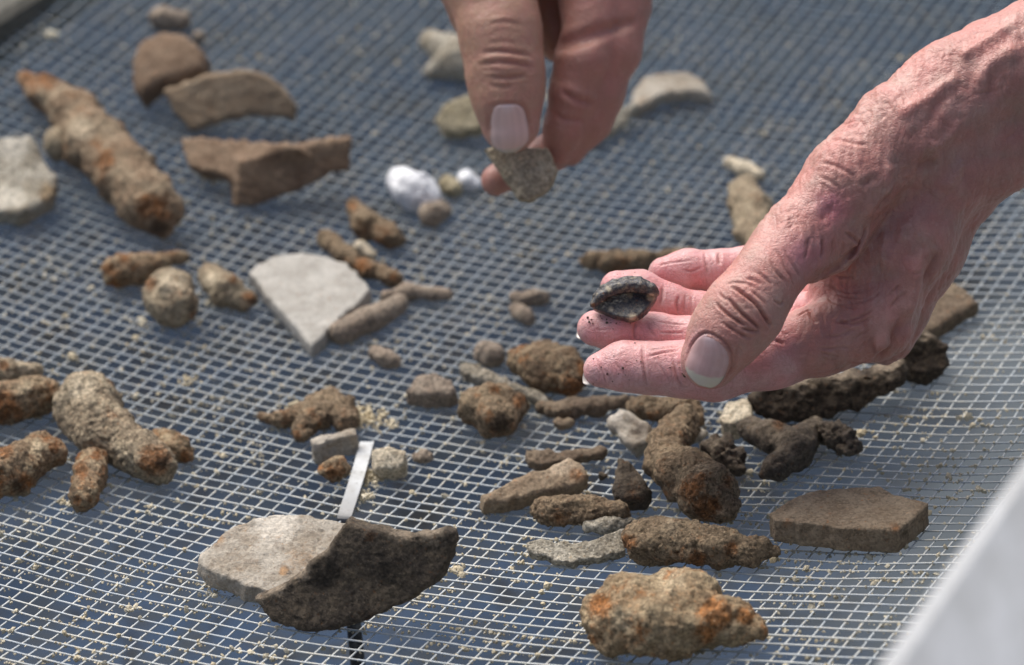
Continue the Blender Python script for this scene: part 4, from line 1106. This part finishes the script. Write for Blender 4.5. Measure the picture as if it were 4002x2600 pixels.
cre = [(.95, .60, Tc, [(790, 215), (870, 250), (950, 310), (1060, 390), (1130, 470), (1190, 570), (1240, 650), (1275, 710)]),
       (.85, .60, Tc, [(740, 350), (800, 400), (850, 470), (930, 550), (1040, 640), (1110, 700), (1150, 750)]),
       (.75, .55, Tc, [(610, 410), (660, 470), (750, 550), (850, 620), (930, 670), (980, 690)]),
       (.6, .5, Tc, [(920, 720), (1000, 745), (1080, 760), (1150, 760)]),
       (.55, .55, Tc, [(680, 640), (760, 700), (850, 760), (940, 810), (1020, 840)]),
       (.4, .5, Tc, [(650, 290), (690, 350), (740, 380)]), (.45, .5, Tc, [(1040, 260), (1110, 320), (1180, 390), (1210, 430)]),
       (.45, .5, Tc, [(1300, 380), (1370, 430), (1410, 430), (1425, 340)]), (.3, .6, Tc, [(980, 110), (1080, 140), (1160, 200)]),
       (.35, .6, Tc, [(1100, 30), (1200, 110), (1290, 200)]), (.35, .5, Tc, [(1500, 90), (1530, 150), (1560, 200)]),
       (.3, .6, Tc, [(720, 190), (850, 160), (1000, 180), (1120, 260)]), (.3, .5, Tc, [(1340, 10), (1380, 80), (1450, 150)]),
       (1.0, 1.0, Wc, [(640, 640), (700, 585), (745, 520), (790, 440), (800, 380)]), (.6, .7, Wc, [(620, 430), (690, 470), (740, 520)]),
       (.7, .6, Wc, [(340, 1035), (345, 1090), (360, 1125), (400, 1165)]), (.6, .6, Wc, [(340, 1040), (300, 1070), (230, 1110)]),
       (.45, .5, Wc, [(520, 1150), (600, 1160), (700, 1130), (800, 1090), (870, 1040)]), (.4, .5, Wc, [(490, 770), (600, 792), (690, 788)]),
       (.35, .5, Wc, [(560, 930), (660, 960), (760, 960)]), (.4, .5, Wc, [(540, 1125), (660, 1175), (770, 1150), (850, 1110)]), (.35, .5, Wc, [(480, 850), (560, 900), (660, 920), (780, 900)]),
       (.35, .5, Wc, [(450, 900), (520, 990), (620, 1040), (740, 1040)]), (.3, .45, Wc, [(650, 1010), (760, 1000), (860, 950), (930, 880)]),
       (.5, 2.2, Wc, [(870, 270), (930, 200), (1000, 130)]), (.45, 2.0, Wc, [(440, 340), (480, 275), (535, 225)]), (.6, .8, Wc, [(440, 470), (445, 560), (430, 640)]),
       (.5, .8, Wc, [(335, 470), (322, 560), (300, 650)]), (.45, .7, Wc, [(520, 480), (530, 560), (510, 640)]), (.4, .7, Wc, [(600, 500), (610, 560), (590, 620)]),
       (1.3, 2.6, Wc, [(1090, 1130), (1050, 1220), (1000, 1310), (940, 1410), (880, 1470)]), (.9, 2.4, Wc, [(1255, 850), (1300, 760), (1340, 680), (1380, 580)]),
       (.3, .45, Wc, [(440, 1260), (560, 1275), (640, 1235), (720, 1200)]), (.3, .45, Wc, [(400, 1400), (520, 1420), (590, 1442)]), (.3, .4, Wc, [(630, 1475), (700, 1480), (760, 1470)]),
       (.3, .45, Wc, [(690, 1300), (760, 1255), (840, 1200)]), (.3, .45, Wc, [(390, 1360), (500, 1370), (600, 1350), (700, 1370)]), (.3, .45, Wc, [(700, 1400), (800, 1330), (880, 1240)]),
       (.35, .6, Wc, [(960, 960), (1020, 900), (1080, 850)]), (.35, .6, Wc, [(980, 1040), (1060, 960), (1120, 900)]), (.3, .6, Wc, [(1150, 760), (1200, 730), (1260, 720)]),
       (.35, .6, Wc, [(60, 560), (120, 640), (150, 740), (230, 830)]), (.3, .6, Wc, [(120, 540), (170, 640), (220, 720), (270, 800)]), (.3, .6, Wc, [(20, 640), (70, 760), (150, 840)]),
       (.28, .7, Rc, [(0, 1230), (100, 1240), (220, 1300), (300, 1355)]), (.3, .8, Rc, [(60, 1050), (160, 1060), (280, 1092), (380, 1095)]), (.3, .7, Rc, [(180, 940), (250, 925), (330, 910)]),
       (.28, .7, Rc, [(0, 1330), (90, 1370), (180, 1440)]), (.35, 1.6, Rc, [(310, 1420), (380, 1370), (470, 1330)]), (.6, 2.6, Rc, [(740, 1270), (820, 1240), (900, 1230)]),
       (.3, 2.0, Rc, [(1290, 760), (1300, 660), (1290, 560), (1340, 500), (1440, 430)]), (.35, 2.4, Rc, [(660, 1080), (740, 1000), (860, 900), (1000, 640)]),
       (.5, .5, Ic, [(722, 1015), (714, 1110), (720, 1200), (735, 1320), (760, 1420)]), (.35, .4, Ic, [(760, 1140), (900, 1100), (1060, 1080)]), (.3, .4, Ic, [(770, 1082), (900, 1060), (1050, 1040)]),
       (.25, .35, Ic, [(255, 1140), (300, 1230), (350, 1330), (360, 1400)]), (.22, .35, Ic, [(350, 1260), (400, 1330), (440, 1390)]), (.22, .35, Ic, [(440, 1190), (500, 1260), (560, 1330)]),
       (.4, .5, Ic, [(1008, 1100), (1020, 1250), (1060, 1380), (1110, 1450)]), (.25, .4, Ic, [(880, 1210), (930, 1310), (990, 1400)]),
       (.45, .5, Ic, [(645, 800), (630, 890), (640, 1010)]), (.3, .4, Ic, [(760, 800), (780, 880), (850, 960)]), (.3, .35, Ic, [(860, 905), (1000, 912), (1140, 910)]),
       (.3, .35, Ic, [(850, 800), (1000, 830), (1150, 842)]), (.2, .35, Ic, [(250, 880), (350, 880), (420, 870)]),
       (.5, .6, Ic, [(905, 465), (905, 560), (880, 650)]), (.5, .6, Ic, [(1065, 555), (1042, 640), (1060, 720)]), (.3, .4, Ic, [(1130, 530), (1115, 700)]), (.25, .4, Ic, [(1190, 540), (1180, 720)]),
       (.5, .6, Ic, [(1445, 140), (1448, 200), (1455, 260)]), (.35, .5, Ic, [(1310, 130), (1325, 260), (1340, 370)]), (.25, .4, Ic, [(860, 262), (1000, 238), (1200, 212)]),
       (.25, .4, Ic, [(1090, 300), (1180, 330), (1300, 270)]),
       (.6, .7, Wc, [(0, 1265), (60, 1290), (130, 1330)]), (.35, .5, Wc, [(40, 1220), (100, 1210), (160, 1260)])]
cre += [(.5, 1.6, Wc, [(430, 800), (480, 765), (560, 710), (640, 640), (700, 585), (745, 520)]),
        (.55, .55, Tc, [(238, 1120), (275, 1005), (318, 905), (385, 822), (470, 775), (570, 785), (700, 868), (785, 968), (818, 1085), (800, 1200), (755, 1295), (700, 1380)]),
        (.4, .6, Tc, [(880, 920), (850, 1050), (840, 1180), (760, 1300)])]
disp = np.zeros(len(V)); tint = np.zeros(len(V))
for dep, wid, cv, pts in cre:
    d_, t_ = apply_lines(V, N, fH, [(dep * 1.35, wid * .85, pts)], cv, -1)
    disp += d_; tint = np.maximum(tint, t_)
rid = [(1.7, 3.0, Wc, [(1000, 1290), (920, 1330), (840, 1340)]), (1.5, 2.6, Wc, [(1170, 620), (1160, 760), (1140, 900), (1110, 1030), (1080, 1110)]), (1.1, 2.0, Wc, [(1235, 560), (1215, 700), (1195, 850), (1160, 1000), (1140, 1100)]), (.8, 2.0, Wc, [(960, 420), (930, 560), (900, 700)]),
       (.7, 1.8, Wc, [(1100, 330), (1060, 480), (1010, 640), (980, 760)]), (1.2, 2.6, Rc, [(1560, 340), (1400, 430), (1290, 510), (1230, 580), (1235, 700)]),
       (1.1, 2.4, Rc, [(1060, 560), (960, 640), (840, 730), (700, 820), (600, 880)]), (.9, 2.0, Rc, [(1050, 900), (1010, 1000), (940, 1080), (760, 1120)]),
       (.9, 2.2, Rc, [(560, 1230), (500, 1360), (560, 1450)]), (.8, 2.0, Rc, [(1080, 1200), (1030, 1330), (930, 1440)]), (.9, 2.0, Rc, [(1060, 430), (1130, 400), (1330, 260), (1500, 150)])]
for dep, wid, cv, pts in rid:
    d_, t_ = apply_lines(V, N, fH, [(dep, wid, pts)], cv, 1)
    disp += 1.35 * d_
# soft unevenness and lax skin over web and wrist
ffv = H.ff(V.astype(np.float32)); fbv = H.fb(V.astype(np.float32))
V32 = V.astype(np.float32)
def part(i_, n_): return chain_sdf(H.fing[i_][0][:n_], H.fing[i_][1][:n_], 4)(V32)
dist_f = np.minimum(np.minimum(part(0, 6), part(1, 6)), np.minimum(part(2, 6), part(3, 5)))
dist_t = part(4, 4)
lax = sstep(np.minimum(dist_f, dist_t), 1.0, 9.0)
thumb = sstep(-dist_t, -2.5, -0.3)
LV = np.stack([V @ RIGHT, V @ UP * .34 + V @ RIGHT * .08, V @ FWD * .6], 1)
LH = np.stack([V @ RIGHT * .40 + V @ UP * .15, V @ UP - V @ RIGHT * .35, V @ FWD * .6], 1)
def lines(P, size, seed, w):
    q = P + 1.3 * np.stack([perlin(P, .12, seed + 1), perlin(P, .12, seed + 2), perlin(P, .12, seed + 3)], 1)
    n = perlin(q, 1.0 / size, seed)
    return np.exp(-(n / w) ** 2)
l1, l2, l3 = lines(LV, 3.6, 81, .13), lines(LH, 4.2, 84, .12), lines(LV, 1.9, 87, .16)
gate = np.clip(0.55 + 0.9 * perlin(V, 1 / 13., 90), 0.1, 1.2)
disp += 0.45 * perlin(V, 1 / 14., 51)
disp += lax * (0.48 * perlin(LV, 1 / 4.2, 52) + 0.24 * perlin(LV, 1 / 1.7, 53) - 0.24 * l1 * gate - 0.15 * l2 * gate - 0.15 * l3)
l4, l5 = lines(LH, 3.0, 93, .10), lines(V, 2.4, 96, .12)
disp += (1 - lax) * (0.08 * perlin(V, 1 / 2.2, 55) - 0.12 * l5 * gate) - thumb * 0.16 * l4 * gate
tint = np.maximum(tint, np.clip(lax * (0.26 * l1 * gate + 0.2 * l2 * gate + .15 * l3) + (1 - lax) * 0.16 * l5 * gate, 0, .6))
V = V + N * disp[:, None]
# skin colour: paler tan back, pinker fingers and palm, red patches where the photograph has them
pinkm = np.zeros(len(V))
for i_ in range(4):
    pts, rad, k_ = H.fing[i_]
    pinkm = np.maximum(pinkm, sstep(-chain_sdf(pts[:6], rad[:6], 4)(V.astype(np.float32)), -3.0, -0.8))
dT = chain_sdf(H.fing[4][0], H.fing[4][1], 4)(V.astype(np.float32))
pinkm *= sstep(dT, 0.3, 2.0)
col = DORS * (1 - pinkm[:, None]) + PALM * pinkm[:, None]
def patch(fx, fy, rad, c, amt):
    global col
    P, ok = trace(fH, fx, fy)
    w = amt * np.exp(-(np.linalg.norm(V - P[0], axis=1) / rad) ** 2)
    col = col * (1 - w[:, None]) + np.array(c) * w[:, None]
for q in [(3250, 810, 5, (0.60, 0.20, 0.27), .75), (3130, 1000, 6, (0.60, 0.22, 0.28), .6), (3200, 990, 6, (0.58, 0.21, 0.25), .55), (3110, 1200, 9, (.68, .36, .36), .8), (3060, 1330, 10, (.58, .23, .23), .6),
          (3900, 370, 14, (.52, .25, .2), .5), (2700, 1480, 9, (.66, .30, .28), .5), (2700, 1230, 7, (.62, .24, .24), .5), (2440, 1300, 6, (.66, .26, .25), .4), (2640, 1090, 8, (.68, .26, .27), .5),
          (2720, 1350, 5, (.70, .42, .42), .8), (2960, 1210, 7, (.56, .26, .2), .35), (3780, 420, 9, (.55, .28, .24), .4)]:
    patch(*q)
mot = perlin(V, 1 / 9., 61) + 0.5 * perlin(V, 1 / 3.5, 62)
col = col * (1 + 0.08 * mot[:, None]) + np.array([0.035, -0.03, -0.02]) * mot[:, None]
pl2 = np.clip(perlin(V, 1 / 11., 64) * 1.5, 0, 1) * (1 - pinkm)
col = col * (1 - .40 * pl2[:, None]) + np.array([0.60, 0.40, 0.33]) * .40 * pl2[:, None]
rd2 = np.clip(perlin(V, 1 / 8., 65) * 1.6 - .1, 0, 1) * (1 - pinkm)
col = col * (1 - .40 * rd2[:, None]) + np.array([0.46, 0.175, 0.145]) * .40 * rd2[:, None]
pal = np.clip(perlin(V, 1 / 6., 63) * 1.6, 0, 1) * pinkm
col = col * (1 - .45 * pal[:, None]) + np.array([0.70, 0.475, 0.45]) * .45 * pal[:, None]
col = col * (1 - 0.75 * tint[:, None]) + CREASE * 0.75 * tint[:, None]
col = np.clip(col, .02, .9)
base = V.mean(0)
M_skin = skin_material('lined_skin')
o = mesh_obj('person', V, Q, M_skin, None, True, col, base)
hand_r = tag(o, 'wrinkled bare hand reaching in from the right, holding a tiny dark sherd on its fingertips', 'person')
bpy.context.view_layer.update()
# thumb nail (rows cuticle -> free edge)
NAILR = [((470, 790), (560, 800)), ((390, 835), (680, 875)), ((330, 910), (765, 975)), ((285, 1000), (798, 1085)), ((250, 1090), (782, 1190)), ((226, 1160), (738, 1290)), ((232, 1225), (690, 1365)), ((292, 1318), (636, 1418)), ((400, 1385), (560, 1425))]
nail(fH, [Tc(l) + Tc(r) for l, r in NAILR], hand_r, free=.73, free_col=(0.60, 0.54, 0.43), bed=(0.58, 0.36, 0.34))
iax = at(2290, 1470, 1342) - at(2350, 1447, 1342)
small_nail(at(2322, 1478, 1343), at(2274, 1484, 1345) - at(2322, 1478, 1343), at(2318, 1530, 1360) - at(2322, 1478, 1343), 4.0, 5.0, hand_r)
small_nail(at(2296, 1303, 1357), at(2248, 1303, 1360) - at(2296, 1303, 1357), at(2290, 1350, 1372) - at(2296, 1303, 1357), 4.0, 5.0, hand_r)

# little sherd lying on the ring and middle fingertips
def held(name, label, cat, mat, f, lo, hi, h, **kw):
    return build(name, label, cat, mat, f, lo, hi, h, on_sieve=False, **kw)
def plane_plate(poly, depth0, nrm, thick, rnd=.8, bend=0.0, bend2=0.0):
    """plate with the outline (photograph pixels) on a plane through the point at depth0"""
    poly = np.array(poly, float); c = (poly.min(0) + poly.max(0)) / 2
    O = at(c[0], c[1], depth0); n = np.array(nrm, float); n /= np.linalg.norm(n)
    ex = RIGHT - n * (RIGHT @ n); ex /= np.linalg.norm(ex); ey = np.cross(n, ex)
    V2, pts = [], []
    for x, y in poly:
        r = ray(x, y); t = ((O - CAM) @ n) / (r @ n); p = CAM + r * t
        V2.append(((p - O) @ ex, (p - O) @ ey)); pts += [p, p - n * thick]
    O32, ex32, ey32, n32 = [q.astype(np.float32) for q in (O, ex, ey, n)]
    def f(P):
        q = P - O32
        x, y, w = q @ ex32, q @ ey32, q @ n32
        w = w + bend * x * x + bend2 * y * y
        d2 = poly2(x, y, V2) + rnd; dw = np.abs(w + thick / 2) - (thick / 2 - rnd)
        return np.minimum(np.maximum(d2, dw), 0) + np.sqrt(np.maximum(d2, 0) ** 2 + np.maximum(dw, 0) ** 2) - rnd
    pts = np.array(pts)
    return f, pts.min(0) - 4, pts.max(0) + 4
f1, l1, h1 = plane_plate([Ic(q) for q in [(225, 560), (270, 490), (400, 415), (540, 378), (680, 380), (770, 425), (850, 490), (840, 560), (760, 680), (690, 740), (620, 775), (560, 775), (430, 745), (330, 690), (240, 655)]], 1346, (-.05, -.62, .78), 3.6, 0.8, .008, -.004)
rp = [at(*Ic(q), 1344.6) for q in [(240, 640), (320, 560), (430, 495), (560, 462), (700, 462), (795, 495), (832, 530)]]
rimf = chain_sdf(rp, [1.2, 1.8, 2.1, 2.2, 2.2, 2.0, 1.4], 1.0)
fs = lambda P: smin(smin(f1(P), rimf(P), .5), rim2(P), .5)
rim2 = chain_sdf([at(*Ic(q), 1346.4) for q in [(250, 560), (330, 480), (430, 425), (560, 398), (690, 402), (770, 432)]], [.7, 1.0, 1.1, 1.1, 1.0, .7], .5)
gp = [at(*Ic(q), 1342.2) for q in [(285, 660), (350, 615), (450, 560), (570, 520), (700, 518), (800, 548)]]
gro = chain_sdf(gp, [.3, .5, .6, .6, .5, .3], .4)
M_glaze = crust('black_glazed_sherd', (0.022, 0.021, 0.024), (0.38, 0.30, 0.18), (0.30, 0.10, 0.02), 0.05, 0.5, 0.5, rough=0.20, bump=0.25, grain=0.12, dark=(0.012, 0.011, 0.011), spec=0.7, sc=3.2)
held('rim_sherd', 'tiny dark glazed rim sherd with a raised lip on the fingertips of the right hand', 'sherd', M_glaze, lambda P: smax(fs(P), -gro(P), .4), np.minimum(l1, np.min(rp, 0) - 3), np.maximum(h1, np.max(rp, 0) + 3), 0.35, lump=(.25, 4), mid=(.12, 1.6), grain=(.06, .7), seed=300, spots=[(2, 1415, 672, 12, .6), (2, 1512, 690, 13, .75), (2, 1470, 738, 14, .75), (2, 1420, 718, 9, .6), (2, 1450, 634, 16, .5), (2, 1400, 655, 10, .5), (0, 1378, 708, 6, .9)])

# ---- the farther hand from above, pinching a sherd
Gc = lambda q: (1500 + q[0] / 1.7, q[1] / 1.7)
G = Hand(1473.0)
def g(x, y, r, z): return (*Gc((x, y)), r / 1.7, z)
G.limb([g(690, -150, 300, -4), g(600, -500, 420, 8), g(900, -900, 560, 20)], 8)
G.limb([g(540, -120, 185, 12), g(600, 80, 150, 12), g(690, 290, 120, 8)], 6)
G.limb([g(1080, -150, 190, 30), g(1120, 120, 150, 28), g(1150, 300, 120, 24)], 6)
G.limb([g(1560, -250, 260, 12), g(1300, -700, 420, 20), g(900, -900, 500, 22)], 8)
G.limb([g(1250, -330, 240, 4), g(1000, -650, 380, 14)], 8)
G.limb([g(1000, -330, 240, 30), g(1300, -420, 260, 40)], 8)
G.limb([g(840, 822, 193, -10), g(815, 600, 228, -12), g(800, 430, 238, -12), g(772, 200, 262, -10), g(690, -150, 300, -4)], 5, True)
G.limb([g(1150, 1005, 105, 8), g(1200, 840, 125, 4), g(1262, 620, 150, 2), g(1318, 380, 170, 0), g(1372, 200, 165, 2), g(1372, 40, 180, 4), g(1300, -330, 220, 6)], 5, True)
G.limb([g(1235, 985, 120, 12), g(1335, 790, 165, 10), g(1415, 600, 175, 9), g(1500, 330, 195, 8), g(1520, 180, 190, 10), g(1545, 30, 215, 12), g(1560, -250, 240, 12)], 5, True)
G.limb([g(745, 1200, 104, 17), g(900, 1120, 112, 19), g(1130, 1000, 118, 19), g(1280, 840, 140, 16)], 4, True)
fG0 = G.sdf(kb=9, kf=2.2, kj=5)
cz = fold(fG0, [(1165, 290), (1240, 275), (1340, 250), (1450, 215), (1560, 180), (1640, 160)], Gc, [2.4, 2.6, 2.2, 1.8, 1.3, .6])
fG = lambda P: smax(fG0(P), -cz(P), 3.0)
loG, hiG = G.bounds()
topG = at(1900, -190, 1440)[2]
hiG[2] = min(hiG[2], topG + 110)
V, Q = surface_nets(fG, loG, hiG, 0.9)
V, N = refine(fG, V, 2)
creG = [(.7, .8, [(650, 352), (760, 338), (880, 350), (985, 372)]), (.8, .9, [(610, 440), (740, 412), (880, 420), (1010, 448)]), (.6, .8, [(690, 510), (790, 524), (880, 512), (960, 496)]), (.4, .7, [(640, 470), (700, 462), (780, 470)]), (.4, .7, [(860, 468), (930, 462), (1000, 480)]),
        (.35, .8, [(700, 566), (780, 578), (850, 570)]), (.25, .8, [(700, 290), (800, 278), (880, 290)]), (1.0, 1.2, [(1180, 600), (1260, 660), (1400, 690)]), (.6, .9, [(1130, 760), (1220, 800), (1330, 800)]), (.5, .7, [(712, 735), (725, 700), (820, 690), (925, 697), (945, 740), (965, 820), (985, 900)]), (.4, .6, [(705, 760), (698, 830), (690, 900)]), (.4, .8, [(700, 160), (800, 140), (920, 165)])]
dG = np.zeros(len(V)); tG = np.zeros(len(V))
for dep, wid, pts in creG:
    d_, t_ = apply_lines(V, N, fG, [(dep, wid, pts)], Gc, -1)
    dG += d_; tG = np.maximum(tG, t_)
dG += 0.5 * perlin(V, 1 / 12., 71) + 0.12 * perlin(V, 1 / 2.5, 72)
V = V + N * dG[:, None]
DG = np.array([0.42, 0.245, 0.158]); PG = np.array([0.41, 0.205, 0.15])
ix = np.zeros(len(V))
for i_ in (1, 2, 3):
    ix = np.maximum(ix, sstep(-chain_sdf(G.fing[i_][0], G.fing[i_][1], 4)(V.astype(np.float32)), -3, -.8))
tipm = sstep(-cone(V.astype(np.float32), at(*Gc((840, 850)), 1463), at(*Gc((840, 700)), 1461), 9, 9), -6, 2)
col = DG * (1 - ix[:, None]) + PG * ix[:, None]
col = col * (1 - .6 * tipm[:, None]) + np.array([.60, .33, .28]) * .6 * tipm[:, None]
mot = perlin(V, 1 / 9., 73)
col = col * (1 + .08 * mot[:, None])
col = col * (1 - .6 * tG[:, None]) + CREASE * .6 * tG[:, None]
base = V.mean(0)
o = mesh_obj('person', V, Q, M_skin, None, True, np.clip(col, .02, .9), base)
hand_b = tag(o, 'blurred bare hand reaching down from the top, pinching a small buff sherd', 'person')
bpy.context.view_layer.update()
nail(fG, [Gc((770, 696)) + Gc((870, 692)), Gc((725, 715)) + Gc((920, 706)), Gc((708, 755)) + Gc((943, 748)), Gc((700, 830)) + Gc((960, 822)), Gc((696, 900)) + Gc((975, 890)), Gc((706, 960)) + Gc((968, 940)), Gc((745, 995)) + Gc((930, 975)), Gc((800, 1008)) + Gc((880, 1000))], hand_b,
     bed=(0.70, 0.50, 0.44), free_col=(0.56, 0.49, 0.40), free=.86, d0=1300.)
f2, l2, h2 = plane_plate([Gc(q) for q in [(655, 985), (780, 960), (1090, 985), (1155, 1125), (1090, 1270), (965, 1335), (890, 1330), (840, 1250), (755, 1130)]], 1470, (-.05, -.85, .5), 5.5, 1.2, .004)
held('pottery_sherd', 'small buff kite shaped sherd pinched by the farther thumb and forefinger', 'sherd', M_buff, f2, l2, h2, 0.8, lump=(.6, 6), mid=(.3, 3), grain=(.15, 1.2), seed=400)

# ------------------------------------------------------------------ soil specks on the fingers
def specks():
    r = np.random.default_rng(9)
    q = [Ic(p) for p in [(320, 1240), (270, 1365), (440, 1135), (550, 1315), (640, 1010), (310, 750), (405, 790), (200, 805), (410, 815), (360, 1130), (530, 345), (470, 350), (640, 330), (120, 1290), (240, 1405), (600, 820), (980, 1242), (700, 1230)]]
    q += [Tc(p) for p in [(205, 1270), (225, 1300), (215, 1285), (235, 1310), (172, 1195)]]
    q += [(x, y) for x, y in zip(r.normal(2420, 60, 14), r.normal(1430, 40, 14))] + [(x, y) for x, y in zip(r.normal(2370, 50, 14), r.normal(1270, 25, 14))]
    q = np.array(q)
    P, ok = trace(fH, q[:, 0], q[:, 1])
    P = P[ok]; n = len(P)
    size = np.exp(r.normal(-1.35, .35, n)); size[18:23] *= 1.7
    base = np.array([(0, 0, 1.), (.9, 0, .3), (.28, .86, .3), (-.73, .53, .3), (-.73, -.53, .3), (.28, -.86, .3), (0, 0, -.6)])
    tri = np.array([(0, 1, 2), (0, 2, 3), (0, 3, 4), (0, 4, 5), (0, 5, 1), (6, 2, 1), (6, 3, 2), (6, 4, 3), (6, 5, 4), (6, 1, 5)])
    R = np.linalg.qr(r.normal(size=(n, 3, 3)))[0]
    V = (base[None] * (1 + r.normal(0, .2, (n, 7, 1))) * size[:, None, None]) @ R + P[:, None] - FWD * 0.12
    o = mesh_obj('soil_specks', V.reshape(-1, 3), (tri[None] + (np.arange(n) * 7)[:, None, None]).reshape(-1, 3), M_dark[0], None, False)
    tag(o, 'tiny dark soil specks stuck to the fingertips and thumb of the right hand', None, None, 'stuff')
specks()
